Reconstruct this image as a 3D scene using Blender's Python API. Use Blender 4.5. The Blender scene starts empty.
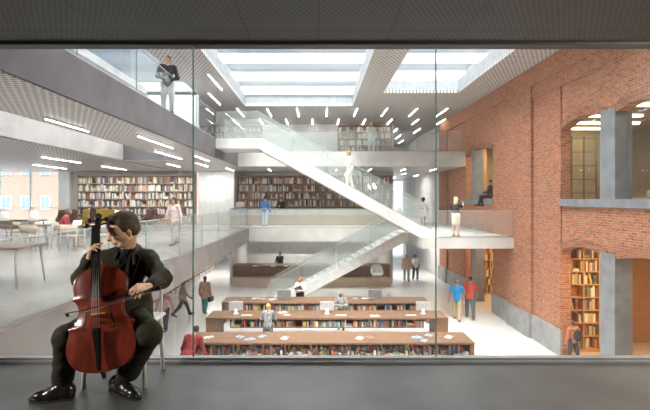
import bpy, math, random
import numpy as np
from mathutils import Vector, Matrix
rnd = random.Random(7)
sc = bpy.context.scene
COL = sc.collection
F, VX, VY, EYE = 433.0, 318.0, 199.0, 1.6
Z0, ZL, Z3, ZC = 0.0, -3.7, 4.2, 6.6          # reading floor, lower floor, upper floor, hall ceiling
NF, NC, GY = 0.25, 2.885, 3.59                 # near room floor, ceiling, glass plane

def W(px, py, Y):
    return Vector(((px-VX)*Y/F, Y, EYE-(py-VY)*Y/F))
def at(px, py, zf):
    Y = F*(EYE-zf)/(py-VY)
    return Vector(((px-VX)*Y/F, Y, zf))

# ---------------------------------------------------------------- materials
def _nt(name):
    m = bpy.data.materials.new(name); m.use_nodes = True
    nt = m.node_tree
    return m, nt, nt.nodes['Principled BSDF']
def mat(name, col, rough=.6, metal=0., col2=None, scale=4., spec=.5, emit=0., detail=3., stretch=(1,1,1), coat=0.):
    m, nt, b = _nt(name)
    b.inputs['Base Color'].default_value = (*col, 1)
    b.inputs['Roughness'].default_value = rough
    b.inputs['Metallic'].default_value = metal
    b.inputs['Specular IOR Level'].default_value = spec
    b.inputs['Coat Weight'].default_value = coat
    if emit:
        b.inputs['Emission Color'].default_value = (*col, 1)
        b.inputs['Emission Strength'].default_value = emit
    c2 = col2 or tuple(c*.86 for c in col)
    tc = nt.nodes.new('ShaderNodeTexCoord'); mp = nt.nodes.new('ShaderNodeMapping')
    mp.inputs['Scale'].default_value = stretch
    nz = nt.nodes.new('ShaderNodeTexNoise'); nz.inputs['Scale'].default_value = scale; nz.inputs['Detail'].default_value = detail
    mx = nt.nodes.new('ShaderNodeMix'); mx.data_type = 'RGBA'
    cr = nt.nodes.new('ShaderNodeMapRange'); cr.inputs['From Min'].default_value = .35; cr.inputs['From Max'].default_value = .65
    mx.inputs['A'].default_value = (*col, 1); mx.inputs['B'].default_value = (*c2, 1)
    nt.links.new(tc.outputs['Object'], mp.inputs['Vector']); nt.links.new(mp.outputs[0], nz.inputs['Vector'])
    nt.links.new(nz.outputs['Fac'], cr.inputs['Value']); nt.links.new(cr.outputs[0], mx.inputs['Factor'])
    nt.links.new(mx.outputs['Result'], b.inputs['Base Color'])
    return m
def glass_mat(name, tint=(.97,.99,.98), haze=.06, refl=.10, haze_col=(.9,.92,.92)):
    m = bpy.data.materials.new(name); m.use_nodes = True
    nt = m.node_tree; nt.nodes.clear()
    out = nt.nodes.new('ShaderNodeOutputMaterial'); tr = nt.nodes.new('ShaderNodeBsdfTransparent'); gl = nt.nodes.new('ShaderNodeBsdfGlossy')
    df = nt.nodes.new('ShaderNodeBsdfTranslucent'); d2 = nt.nodes.new('ShaderNodeBsdfDiffuse'); m0 = nt.nodes.new('ShaderNodeMixShader'); m1 = nt.nodes.new('ShaderNodeMixShader'); m2 = nt.nodes.new('ShaderNodeMixShader')
    lw = nt.nodes.new('ShaderNodeLayerWeight'); lw.inputs['Blend'].default_value = .5
    fr = nt.nodes.new('ShaderNodeMath'); fr.operation = 'POWER'; fr.inputs[1].default_value = 5.; nt.links.new(lw.outputs['Facing'], fr.inputs[0])
    mul = nt.nodes.new('ShaderNodeMath'); mul.operation = 'MULTIPLY_ADD'; mul.inputs[1].default_value = refl*7; mul.inputs[2].default_value = refl*.4
    gl.inputs['Roughness'].default_value = .02
    tr.inputs['Color'].default_value = (*tint,1); df.inputs['Color'].default_value = (*haze_col,1); d2.inputs['Color'].default_value = (*haze_col,1)
    L = nt.links.new
    m0.inputs[0].default_value = .5; L(df.outputs[0], m0.inputs[1]); L(d2.outputs[0], m0.inputs[2])
    m1.inputs[0].default_value = haze; L(tr.outputs[0], m1.inputs[1]); L(m0.outputs[0], m1.inputs[2])
    L(fr.outputs[0], mul.inputs[0]); L(mul.outputs[0], m2.inputs[0]); L(m1.outputs[0], m2.inputs[1]); L(gl.outputs[0], m2.inputs[2])
    L(m2.outputs[0], out.inputs['Surface'])
    return m
def brick_mat(name, axis='YZ', tone=1.0):
    m, nt, b = _nt(name)
    L = nt.links.new
    tc = nt.nodes.new('ShaderNodeTexCoord'); sp = nt.nodes.new('ShaderNodeSeparateXYZ'); cb = nt.nodes.new('ShaderNodeCombineXYZ')
    L(tc.outputs['Object'], sp.inputs[0])
    ad = nt.nodes.new('ShaderNodeMath'); ad.operation = 'ADD'
    L(sp.outputs['X'], ad.inputs[0]); L(sp.outputs['Y'], ad.inputs[1])
    L(ad.outputs[0], cb.inputs[0]); L(sp.outputs['Z'], cb.inputs[1])
    br = nt.nodes.new('ShaderNodeTexBrick')
    br.inputs['Scale'].default_value = 1.0
    br.inputs['Brick Width'].default_value = .23; br.inputs['Row Height'].default_value = .073
    br.inputs['Mortar Size'].default_value = .010; br.inputs['Bias'].default_value = -.1
    br.inputs['Color1'].default_value = (.52*tone,.175*tone,.09*tone,1); br.inputs['Color2'].default_value = (.245*tone,.08*tone,.05*tone,1)
    br.inputs['Mortar'].default_value = (.42*tone,.30*tone,.22*tone,1)
    L(cb.outputs[0], br.inputs['Vector'])
    nz = nt.nodes.new('ShaderNodeTexNoise'); nz.inputs['Scale'].default_value = .9; nz.inputs['Detail'].default_value = 5
    L(tc.outputs['Object'], nz.inputs['Vector'])
    cr = nt.nodes.new('ShaderNodeMapRange'); cr.inputs['From Min'].default_value = .3; cr.inputs['From Max'].default_value = .7
    cr.inputs['To Min'].default_value = .0; cr.inputs['To Max'].default_value = .38
    L(nz.outputs['Fac'], cr.inputs['Value'])
    mx = nt.nodes.new('ShaderNodeMix'); mx.data_type = 'RGBA'; mx.inputs['B'].default_value = (.54*tone,.27*tone,.155*tone,1)
    L(cr.outputs[0], mx.inputs['Factor']); L(br.outputs['Color'], mx.inputs['A'])
    n2 = nt.nodes.new('ShaderNodeTexNoise'); n2.inputs['Scale'].default_value = 9; n2.inputs['Detail'].default_value = 2
    L(cb.outputs[0], n2.inputs['Vector'])
    c2 = nt.nodes.new('ShaderNodeMapRange'); c2.inputs['From Min'].default_value = .35; c2.inputs['From Max'].default_value = .65
    c2.inputs['To Min'].default_value = .82; c2.inputs['To Max'].default_value = 1.12
    L(n2.outputs['Fac'], c2.inputs['Value'])
    vm = nt.nodes.new('ShaderNodeVectorMath'); vm.operation = 'SCALE'
    L(mx.outputs['Result'], vm.inputs[0]); L(c2.outputs[0], vm.inputs['Scale'])
    L(vm.outputs[0], b.inputs['Base Color'])
    b.inputs['Roughness'].default_value = .9; b.inputs['Specular IOR Level'].default_value = .2
    bp = nt.nodes.new('ShaderNodeBump'); bp.inputs['Strength'].default_value = .4; bp.inputs['Distance'].default_value = .02
    L(br.outputs['Fac'], bp.inputs['Height']); bp.invert = True; L(bp.outputs[0], b.inputs['Normal'])
    return m
def perf_mat(name, col, hole, pitch, rad, rough=.5, metal=0., seam=1.2, bar=.0):
    """metal sheet with staggered round perforations and panel seams (x/y plane)"""
    m, nt, b = _nt(name); L = nt.links.new
    def M(op, a, c=None):
        n = nt.nodes.new('ShaderNodeMath'); n.operation = op
        for i, v in enumerate((a, c)):
            if v is None: continue
            if isinstance(v, (int, float)): n.inputs[i].default_value = v
            else: L(v, n.inputs[i])
        return n.outputs[0]
    tc = nt.nodes.new('ShaderNodeTexCoord'); sp = nt.nodes.new('ShaderNodeSeparateXYZ'); L(tc.outputs['Object'], sp.inputs[0])
    u = M('DIVIDE', sp.outputs['X'], pitch); v = M('DIVIDE', sp.outputs['Y'], pitch*.866)
    row = M('FLOOR', v); off = M('MULTIPLY', M('MODULO', M('ABSOLUTE', row), 2.), .5)
    fu = M('SUBTRACT', M('FRACT', M('ADD', u, off)), .5); fv = M('SUBTRACT', M('FRACT', v), .5)
    d = M('SQRT', M('ADD', M('MULTIPLY', fu, fu), M('MULTIPLY', fv, fv)))
    h = M('LESS_THAN', d, rad)
    s1 = M('LESS_THAN', M('FRACT', M('DIVIDE', sp.outputs['X'], seam)), .012/seam)
    s2 = M('LESS_THAN', M('FRACT', M('DIVIDE', sp.outputs['Y'], seam*2)), .012/seam)
    k = M('MAXIMUM', h, M('MAXIMUM', s1, s2))
    mx = nt.nodes.new('ShaderNodeMix'); mx.data_type = 'RGBA'
    mx.inputs['A'].default_value = (*col,1); mx.inputs['B'].default_value = (*hole,1)
    L(k, mx.inputs['Factor']); L(mx.outputs['Result'], b.inputs['Base Color'])
    b.inputs['Roughness'].default_value = rough; b.inputs['Metallic'].default_value = metal
    return m

M_ = {}
M_['concrete'] = mat('concrete', (.60,.575,.57), .75, col2=(.47,.45,.45), scale=1.3, detail=8)
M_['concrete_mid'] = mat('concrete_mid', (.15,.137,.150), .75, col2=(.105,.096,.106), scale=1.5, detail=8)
M_['concrete_warm'] = mat('concrete_warm', (.27,.243,.237), .75, col2=(.20,.18,.176), scale=1.5, detail=8)
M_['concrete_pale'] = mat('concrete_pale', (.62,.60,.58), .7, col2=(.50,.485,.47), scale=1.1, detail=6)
M_['concrete_plinth'] = mat('concrete_plinth', (.36,.36,.36), .8, col2=(.27,.27,.275), scale=2.2, detail=7)
M_['concrete_dark'] = mat('concrete_dark', (.27,.28,.30), .7, col2=(.20,.21,.23), scale=3.5, detail=6)
M_['floor_lower'] = mat('polished_floor', (.76,.745,.72), .22, col2=(.68,.665,.645), scale=.5, detail=5)
M_['floor_left'] = mat('polished_grey_floor', (.40,.375,.37), .2, col2=(.32,.30,.295), scale=.8, detail=6)
M_['floor_white'] = mat('white_floor', (.80,.79,.77), .35, scale=1.)
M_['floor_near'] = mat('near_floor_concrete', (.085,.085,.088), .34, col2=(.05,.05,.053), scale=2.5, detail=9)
M_['plaster'] = mat('plaster', (.80,.785,.77), .85, col2=(.74,.725,.71), scale=2)
M_['well'] = mat('roof_light_lining', (.40,.43,.46), .8)
M_['white'] = mat('white_paint', (.77,.765,.75), .45)
M_['ceil'] = perf_mat('perforated_ceiling', (.66,.64,.62), (.20,.19,.185), .16, .36, .45, seam=2.4)
M_['soffit'] = perf_mat('perforated_soffit', (.60,.575,.56), (.20,.19,.185), .13, .33, .4, seam=2.4)
M_['ceil_near'] = perf_mat('perforated_dark_metal', (.040,.042,.050), (.0008,.0008,.001), .040, .38, .5, .2, seam=.55)
M_['brick'] = brick_mat('brick'); M_['brick_dark'] = brick_mat('brick_reveal', tone=.8)
M_['brick_out'] = mat('brick_outside', (.36,.27,.21), .9, col2=(.31,.235,.185), scale=3)
M_['frame'] = mat('frame_metal', (.30,.31,.33), .4, .4)
M_['frame_dark'] = mat('frame_dark', (.03,.03,.035), .5, .2)
M_['steel'] = mat('brushed_steel', (.55,.56,.57), .3, .9)
M_['wood'] = mat('oak_veneer', (.235,.128,.072), .5, col2=(.18,.093,.052), scale=3, stretch=(.5,6,6), detail=6)
M_['wood_pale'] = mat('pale_oak', (.62,.50,.38), .45, col2=(.54,.42,.31), scale=3, stretch=(.5,6,6))
M_['wood_shelf'] = mat('shelf_wood', (.47,.30,.21), .5, col2=(.40,.245,.17), scale=3, stretch=(.5,5,5))
M_['wood_warm'] = mat('warm_shelf_wood', (.62,.32,.12), .5, col2=(.52,.26,.09), scale=3)
M_['glass'] = glass_mat('facade_glass', (.95,.97,.97), .012, .10)
M_['glass_rail'] = glass_mat('balustrade_glass', (.94,.965,.96), .10, .11)
M_['rail_edge'] = mat('pale_glass_edge', (.50,.62,.60), .3)
M_['glass_edge'] = mat('glass_edge', (.10,.30,.27), .3)
M_['glass_clear'] = glass_mat('window_glass', (.95,.97,.98), .01, .06)
M_['fin'] = glass_mat('frosted_fin', (.95,.97,1.0), .75, .04, (.95,.96,.97))
M_['khaki'] = mat('khaki_wall', (.50,.42,.28), .8)
M_['orange_wall'] = mat('orange_wood_wall', (.50,.27,.12), .6, col2=(.42,.22,.09), scale=2)
M_['light'] = mat('light_diffuser', (1.,.98,.94), .5, emit=22.)
M_['light_warm'] = mat('warm_light_diffuser', (1.,.80,.52), .5, emit=7.)
M_['paper'] = mat('paper', (.86,.85,.82), .7)
M_['screen'] = mat('dark_screen', (.02,.02,.025), .15)
M_['alu'] = mat('aluminium', (.78,.78,.79), .35, .3)

# ---------------------------------------------------------------- mesh builder
class MB:
    def __init__(s): s.v = []; s.f = []; s.mi = []; s.sm = []
    def add(s, vs, fs, mi=0, smooth=False):
        n = len(s.v); s.v += [tuple(v) for v in vs]
        for f in fs: s.f.append(tuple(i+n for i in f)); s.mi.append(mi); s.sm.append(smooth)
        return s
    def hexa(s, p, mi=0):   # p: 4 bottom (ccw) + 4 top
        return s.add(p, [(3,2,1,0),(4,5,6,7),(0,1,5,4),(1,2,6,5),(2,3,7,6),(3,0,4,7)], mi)
    def box(s, x0, x1, y0, y1, z0, z1, mi=0):
        x0, x1 = min(x0,x1), max(x0,x1); y0, y1 = min(y0,y1), max(y0,y1); z0, z1 = min(z0,z1), max(z0,z1)
        return s.hexa([(x0,y0,z0),(x1,y0,z0),(x1,y1,z0),(x0,y1,z0),(x0,y0,z1),(x1,y0,z1),(x1,y1,z1),(x0,y1,z1)], mi)
    def bbox(s, x0, x1, y0, y1, z0, z1, b=.01, mi=0):  # box with chamfered top/bottom edges
        pts = []; 
        for z, d in ((z0,b),(z0+b,0),(z1-b,0),(z1,b)):
            pts += [(x0+d,y0+d,z),(x1-d,y0+d,z),(x1-d,y1-d,z),(x0+d,y1-d,z)]
        fs = [(3,2,1,0),(12,13,14,15)]
        for r in range(3):
            for i in range(4):
                j = (i+1)%4; fs.append((r*4+i, r*4+j, r*4+4+j, r*4+4+i))
        return s.add(pts, fs, mi)
    def prism(s, poly, vec, mi=0):
        n = len(poly); poly = [Vector(p) for p in poly]; vec = Vector(vec)
        vs = poly + [p+vec for p in poly]
        nrm = Vector((0,0,0))
        for i in range(n): nrm += poly[i].cross(poly[(i+1)%n])
        fs = [tuple(range(n)), tuple(range(2*n-1, n-1, -1))] + [(i, n+i, n+(i+1)%n, (i+1)%n) for i in range(n)]
        if nrm.dot(vec) > 0: fs = [tuple(reversed(f)) for f in fs]
        return s.add(vs, fs, mi)
    def tube(s, pts, r, n=8, mi=0, flat=1.0, up=None, cap=True):
        pts = [Vector(p) for p in pts]; R = r if isinstance(r, (list,tuple)) else [r]*len(pts)
        rings = []; prev = None
        for i, p in enumerate(pts):
            t = (pts[min(i+1,len(pts)-1)]-pts[max(i-1,0)]).normalized()
            if prev is None:
                a = Vector(up) if up else (Vector((0,0,1)) if abs(t.z) < .9 else Vector((1,0,0)))
            else: a = prev
            a = (a-t*a.dot(t)).normalized(); prev = a; b = t.cross(a)
            rings.append([p+R[i]*(math.cos(q)*b+flat*math.sin(q)*a) for q in [2*math.pi*k/n for k in range(n)]])
        vs = [v for r_ in rings for v in r_]; fs = []
        for i in range(len(pts)-1):
            for k in range(n):
                k2 = (k+1)%n; fs.append((i*n+k, i*n+k2, (i+1)*n+k2, (i+1)*n+k))
        if cap: fs += [tuple(range(n-1,-1,-1)), tuple((len(pts)-1)*n+k for k in range(n))]
        return s.add(vs, fs, mi, True)
    def lathe(s, prof, c=(0,0,0), n=16, mi=0):
        vs = []; fs = []
        for r, z in prof:
            vs += [(c[0]+r*math.cos(2*math.pi*k/n), c[1]+r*math.sin(2*math.pi*k/n), c[2]+z) for k in range(n)]
        for i in range(len(prof)-1):
            for k in range(n):
                k2 = (k+1)%n; fs.append((i*n+k, i*n+k2, (i+1)*n+k2, (i+1)*n+k))
        fs += [tuple(range(n-1,-1,-1)), tuple((len(prof)-1)*n+k for k in range(n))]
        return s.add(vs, fs, mi, True)
    def mesh(s, name, mats):
        me = bpy.data.meshes.new(name); me.from_pydata(s.v, [], s.f)
        for m in (mats if isinstance(mats,(list,tuple)) else [mats]): me.materials.append(m)
        me.polygons.foreach_set('material_index', s.mi); me.polygons.foreach_set('use_smooth', s.sm); me.update()
        return me
    def build(s, name, mats, parent=None, loc=None):
        o = bpy.data.objects.new(name, s.mesh(name, mats)); COL.objects.link(o)
        if parent: o.parent = parent
        if loc is not None: o.location = loc
        return o
def tag(o, label, cat, group=None, kind=None):
    if label: o['label'] = label
    if cat: o['category'] = cat
    if group: o['group'] = group
    if kind: o['kind'] = kind
    return o
def thing(name, label, cat, loc=(0,0,0), rz=0, group=None):
    o = bpy.data.objects.new(name, None); COL.objects.link(o)
    o.location = loc; o.rotation_euler = (0,0,rz); o.empty_display_size = .2
    return tag(o, label, cat, group)
def struct(name, mb, m):
    o = mb.build(name, m); o['kind'] = 'structure'; return o
def B(*a): return MB().box(*a)
def copy_tree(o, parent=None):
    c = o.copy(); COL.objects.link(c); c.parent = parent
    for ch in list(o.children): copy_tree(ch, c)
    return c

# ---------------------------------------------------------------- smooth bodies from distance fields
def nets(f, o, h):
    nx, ny, nz = f.shape; s = f < 0
    c = {}
    for i in (0,1):
        for j in (0,1):
            for k in (0,1): c[i,j,k] = (slice(i,nx-1+i), slice(j,ny-1+j), slice(k,nz-1+k))
    cnt = sum(s[c[q]].astype(np.int8) for q in c)
    act = (cnt > 0) & (cnt < 8); ids = np.full(act.shape, -1, int); I = np.argwhere(act); ids[act] = np.arange(len(I))
    acc = np.zeros((len(I),3)); num = np.zeros(len(I))
    V = {q: f[c[q]][act] for q in c}
    ks = list(c)
    for a in ks:
        for b in ks:
            if a < b and sum(abs(a[i]-b[i]) for i in range(3)) == 1:
                fa, fb = V[a], V[b]; cr = (fa < 0) != (fb < 0)
                t = np.where(cr, fa/np.where(cr, fa-fb, 1), 0)
                A = np.array(a, float); D = np.array(b, float)-A
                acc += np.where(cr[:,None], A+t[:,None]*D, 0); num += cr
    P = np.array(o)+h*(I+acc/num[:,None])
    faces = []
    for ax in range(3):
        b1, b2 = (ax+1)%3, (ax+2)%3
        sl0 = [slice(None)]*3; sl1 = [slice(None)]*3; sl0[ax] = slice(0,-1); sl1[ax] = slice(1,None)
        s0, s1 = s[tuple(sl0)], s[tuple(sl1)]
        E = np.argwhere(s0 != s1); E = E[(E[:,b1] > 0) & (E[:,b2] > 0) & (E[:,b1] < f.shape[b1]-1) & (E[:,b2] < f.shape[b2]-1)]
        if not len(E): continue
        ins = s0[tuple(E.T)]
        def g(d1, d2):
            Q = E.copy(); Q[:,b1] += d1; Q[:,b2] += d2; return ids[tuple(Q.T)]
        q = np.stack([g(-1,-1), g(0,-1), g(0,0), g(-1,0)], 1)
        q[~ins] = q[~ins][:, ::-1]
        faces.append(q)
    Fq = np.concatenate(faces) if faces else np.zeros((0,4), int)
    return P, Fq
def cap_(a, b, ra, rb=None): return ('c', np.array(a, float), np.array(b, float), ra, rb if rb is not None else ra)
def ell_(c, r, R=None): return ('e', np.array(c, float), np.array(r, float), None if R is None else np.array(R, float))
def sdf(prims, h, k=.02, cut=(), noise=None, grow=0.):
    lo = np.full(3, 1e9); hi = -lo; bb = []
    for p in prims:
        if p[0] == 'c': r = max(p[3], p[4])+grow; l = np.minimum(p[1],p[2])-r; u = np.maximum(p[1],p[2])+r
        else: r = max(p[2])+grow; l = p[1]-r; u = p[1]+r
        bb.append((l,u)); lo = np.minimum(lo,l); hi = np.maximum(hi,u)
    lo -= 3*h; hi += 3*h; n = np.ceil((hi-lo)/h).astype(int)+1
    f = np.full(n, .5, np.float32)
    ax = [lo[i]+h*np.arange(n[i]) for i in range(3)]
    def dist(p, X, Y, Z):
        if p[0] == 'c':
            a, b = p[1], p[2]; d = b-a; L = max(float(d@d), 1e-12)
            t = np.clip(((X-a[0])*d[0]+(Y-a[1])*d[1]+(Z-a[2])*d[2])/L, 0, 1)
            return np.sqrt((X-a[0]-t*d[0])**2+(Y-a[1]-t*d[1])**2+(Z-a[2]-t*d[2])**2)-(p[3]+t*(p[4]-p[3]))
        c, r, R = p[1], p[2], p[3]; x, y, z = X-c[0], Y-c[1], Z-c[2]
        if R is not None:
            x, y, z = (R[0,0]*x+R[1,0]*y+R[2,0]*z, R[0,1]*x+R[1,1]*y+R[2,1]*z, R[0,2]*x+R[1,2]*y+R[2,2]*z)
        k0 = np.sqrt((x/r[0])**2+(y/r[1])**2+(z/r[2])**2); k1 = np.sqrt((x/r[0]**2)**2+(y/r[1]**2)**2+(z/r[2]**2)**2)+1e-9
        return k0*(k0-1)/k1
    def sub(l, u):
        i0 = np.maximum(((l-lo)/h).astype(int)-1, 0); i1 = np.minimum(((u-lo)/h).astype(int)+2, n)
        S = tuple(slice(a,b) for a,b in zip(i0,i1))
        return S, ax[0][S[0]][:,None,None], ax[1][S[1]][None,:,None], ax[2][S[2]][None,None,:]
    for p, (l,u) in zip(prims, bb):
        S, X, Y, Z = sub(l-k*1.5-h, u+k*1.5+h)
        d = dist(p, X, Y, Z)-grow; a = f[S]
        t = np.clip(.5+.5*(a-d)/k, 0, 1); f[S] = (a*(1-t)+d*t-k*t*(1-t)).astype(np.float32)
    for p in cut:
        if p[0] == 'c': r = max(p[3],p[4]); l = np.minimum(p[1],p[2])-r; u = np.maximum(p[1],p[2])+r
        else: r = max(p[2]); l = p[1]-r; u = p[1]+r
        if (u < lo).any() or (l > hi).any(): continue
        S, X, Y, Z = sub(l-.02, u+.02); f[S] = np.maximum(f[S], -dist(p, X, Y, Z))
    if noise:
        S, X, Y, Z = sub(lo, hi); f[S] += noise(X, Y, Z)
    f[0]=f[-1]=.5; f[:,0]=f[:,-1]=.5; f[:,:,0]=f[:,:,-1]=.5
    return nets(f, lo, h)
def sdf_add(mb, prims, h, k=.02, mi=0, **kw):
    P, Q = sdf(prims, h, k, **kw); mb.add(P.tolist(), Q.tolist(), mi, True); return mb
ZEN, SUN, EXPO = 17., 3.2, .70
# ---------------------------------------------------------------- the setting
XR, XL0, XL3, YB = 8.2, -3.8, -4.4, 29.0
# near room (where the cellist sits)
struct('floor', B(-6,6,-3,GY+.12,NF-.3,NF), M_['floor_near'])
struct('ceiling', B(-6,6,-3,GY+.12,NC,NC+.12), M_['ceil_near'])
struct('wall_left', B(-6.1,-6,-3,GY+.12,NF,NC), M_['concrete_dark'])
struct('wall_right', B(6,6.1,-3,GY+.12,NF,NC), M_['concrete_dark'])
struct('wall_back', B(-6,6,-3.1,-3,NF,NC), M_['concrete_dark'])
# hall front wall above and below the near room
mb = MB(); mb.box(-21,XR+.3,GY+.12,GY+.3,NC+.14,ZC); mb.box(-21,XR+.3,GY+.12,GY+.3,ZL,NF-.3); mb.box(-21,-6.1,GY+.12,GY+.3,NF-.3,NC+.14); mb.box(6.1,XR+.3,GY+.12,GY+.3,NF-.3,NC+.14)
struct('wall_front', mb, M_['concrete'])
# facade glazing of the near room
w = tag(bpy.data.objects.new('window_1', None), None, None, kind='structure'); COL.objects.link(w)
jx = [-6] + [ (p-VX)*GY/F for p in (-50,193,436,679) ] + [6]
for a, b in zip(jx[:-1], jx[1:]):
    B(a+.004,b-.004,GY,GY+.012,NF+.03,NC-.02).build('window_pane', M_['glass'], w)
for a in jx[1:-1]:
    B(a-.004,a+.004,GY-.001,GY+.013,NF+.03,NC-.02).build('glass_joint', M_['glass_edge'], w)
mb = MB(); mb.box(-6,6,GY-.05,GY+.06,NF,NF+.022); mb.box(-6,6,GY-.02,GY+.04,NF+.022,NF+.04)
mb.build('window_sill', M_['frame'], w)
mb = MB(); mb.box(-6,6,GY-.05,GY+.06,NC-.022,NC)
mb.build('window_frame', M_['frame_dark'], w)
# lower hall floor
struct('floor', B(-8.4,XR+.0,GY+.3,42,ZL-.2,ZL), M_['floor_lower'])
# reading floor slabs (left gallery, back gallery, right landing and corridor)
struct('floor', B(-21,XL0,GY+.3,YB+.2,-.74,-.001), M_['concrete_warm'])
struct('floor', B(XL0,4.3,23.8,YB+.2,-.74,-.001), M_['concrete_pale'])
mb = MB(); mb.box(-21,XL0-.12,GY+.3,YB,-.001,.0); struct('floor', mb, M_['floor_left'])
mb = MB(); mb.box(XL0-.12,4.3,23.9,YB,-.001,.0)
struct('floor', mb, M_['floor_white'])
mb = MB(); mb.box(4.3,XR,17.9,42,-.45,0.0); struct('floor', mb, M_['concrete_pale'])
# upper floor slabs
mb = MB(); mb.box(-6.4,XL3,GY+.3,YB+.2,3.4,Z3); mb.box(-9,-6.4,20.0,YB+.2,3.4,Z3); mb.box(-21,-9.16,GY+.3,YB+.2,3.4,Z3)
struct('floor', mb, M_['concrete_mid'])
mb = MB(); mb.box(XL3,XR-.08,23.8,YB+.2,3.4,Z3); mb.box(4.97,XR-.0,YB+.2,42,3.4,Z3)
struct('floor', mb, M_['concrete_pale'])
mb = MB(); mb.box(-6.4,XL3-.06,GY+.3,YB,3.385,3.399); mb.box(-9,-6.4,20.0,YB,3.385,3.399); mb.box(XL3-.06,XR-.08,23.86,YB,3.385,3.399); mb.box(4.97,XR,YB,42,3.385,3.399)
mb.box(-21,-9.16,GY+.3,YB,3.385,3.399)
struct('ceiling', mb, M_['soffit'])
struct('wall_left', B(-9.15,-9.0,GY+.3,20.0,3.4,6.7), M_['concrete'])      # plaster face of the side light well
struct('wall_left', B(-9.0,-5.75,20.8,20.95,Z3,6.6), M_['plaster'])
# hall ceiling with the two roof lights
S1 = (-3.93,1.88,6.0,23.3); S2 = (3.07,6.6,6.0,20.4)
mb = MB()
mb.box(-5.75,S1[0],GY+.3,YB+.2,ZC,ZC+.15); mb.box(S1[1],S2[0],GY+.3,YB+.2,ZC,ZC+.15); mb.box(S2[1],XR+.3,GY+.3,YB+.2,ZC,ZC+.15)
mb.box(S1[0],S1[1],S1[3],YB+.2,ZC,ZC+.15); mb.box(S2[0],S2[1],S2[3],YB+.2,ZC,ZC+.15)
mb.box(S1[0],S1[1],GY+.3,S1[2],ZC,ZC+.15); mb.box(S2[0],S2[1],GY+.3,S2[2],ZC,ZC+.15)
mb.box(-9.15,-5.75,20.8,YB+.2,ZC,ZC+.15); mb.box(4.97,XR,YB+.2,42,ZC,ZC+.15)
struct('ceiling', mb, M_['ceil'])
for i, S in enumerate((S1, S2)):
    mb = MB(); t = .12; x0,x1,y0,y1 = S
    mb.box(x0-t,x0-.004,y0,y1,ZC+.15,7.2); mb.box(x1+.004,x1+t,y0,y1,ZC+.15,7.2); mb.box(x0-t,x1+t,y1+.004,y1+t,ZC+.15,7.2); mb.box(x0-t,x1+t,y0-t,y0-.004,ZC+.15,7.2)
    X0, X1 = x0-.22, x1+(.08 if i == 0 else .42)
    mb.box(X0-t,X0,y0-t,y1+t+.1,7.2,7.75); mb.box(X1,X1+t,y0-t,y1+t+.1,7.2,7.75); mb.box(X0-t,X1+t,y1+t+.1,y1+t+.2,7.2,7.75); mb.box(X0,X1,y0-t-.1,y0-t,7.2,7.75)
    struct('window_%d' % (i+2), mb, M_['well'])
    struct('window_%d' % (i+2), B(X0,X1,y0,y1+t,7.70,7.72), M_['glass_clear'])
    sn = ('larger roof light over the stairs','smaller roof light')[i]
    ys = [y for y in (23.25,20.55,17.9,15.2,12.5,9.8,7.1) if y <= y1+.2]
    for n, y in enumerate(ys):
        o = B(X0,X1,y-.03,y+.03,7.2,7.62).build('roof_light_fin', M_['fin'])
        tag(o, '%s fin across the %s' % (('frosted white','second frosted white','third frosted white','fourth frosted white','fifth frosted white','sixth frosted white','seventh frosted white')[n], sn)+(', by the back wall' if n == 0 else ' from the back wall'), 'roof beam', 'frosted fins in the roof lights')
# side roof light over the left gallery (mullion + glass)
struct('window_4', B(-9.1,-5.75,GY+.3,20.9,6.72,6.74), M_['glass_clear'])
mb = MB(); mb.box(-8.35,-8.2,GY+.3,20.8,6.6,6.9); mb.box(-9.1,-5.75,11.0,11.08,6.6,6.75); mb.box(-9.1,-5.75,20.8,21.1,6.6,7.2)
struct('window_frame', mb, M_['concrete'])
# back walls
mb = MB(); mb.box(-8.0,4.97,YB,YB+.2,0,ZC); mb.box(-9.15,-8,YB,YB+.2,Z3,ZC)
struct('wall_back', mb, M_['plaster'])
struct('wall_back', B(-16.2,-8.0,28.45,28.6,0,3.4), M_['concrete'])
mb = MB(); mb.box(-16.9,-16.2,28.2,28.9,0,3.4); struct('wall_back', mb, M_['plaster'])
struct('wall_back', B(-7.6,-5.35,27.6,YB,0,3.39), M_['white'])          # white lift core between the bookcases
# glazed wall at the far left and on the left side
for nm, (x0,x1,y0,y1) in (('window_5',(-21,-16.9,28.5,28.52)),('window_6',(-21.02,-21,GY+.3,28.5))):
    struct(nm, B(x0,x1,y0,y1,0,3.4), M_['glass_clear'])
mb = MB()
for x in (-20.95,-18.9): mb.box(x-.05,x+.05,28.44,28.56,0,3.4)
for y in (6,10,14,18,22,26): mb.box(-21.05,-20.95,y-.05,y+.05,0,3.4)
mb.box(-21,-16.9,28.46,28.54,1.0,1.04)
struct('window_frame', mb, M_['white'])
# building outside, seen through the far-left glazing
bd = thing('building', 'pale brick building across the street, seen through the far glazed wall', 'building', (-33,46,-4))
B(-12,22,0,6,0,13).build('wall', M_['brick_out'], bd)
M_['sky_pane'] = mat('pale_window_pane', (.22,.31,.42), .1)
for r, z in enumerate((1.9, 4.55, 8.2)):
    for c in range(15):
        X = (19.5+20*(c-8)-VX)*45/F
        wn = MB(); x0 = X+33-.45
        wn.box(x0-.06,x0+.96,-.06,0,z-.06,z+1.36)
        wn = wn.build('window', M_['white'], bd)
        mb = MB(); mb.box(x0+.02,x0+.42,-.08,-.062,z,z+1.3); mb.box(x0+.48,x0+.88,-.08,-.062,z,z+1.3); mb.build('pane', M_['sky_pane'], wn)
struct('ground', B(-60,-8.4,42,70,-4.2,-4), M_['concrete'])
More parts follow.
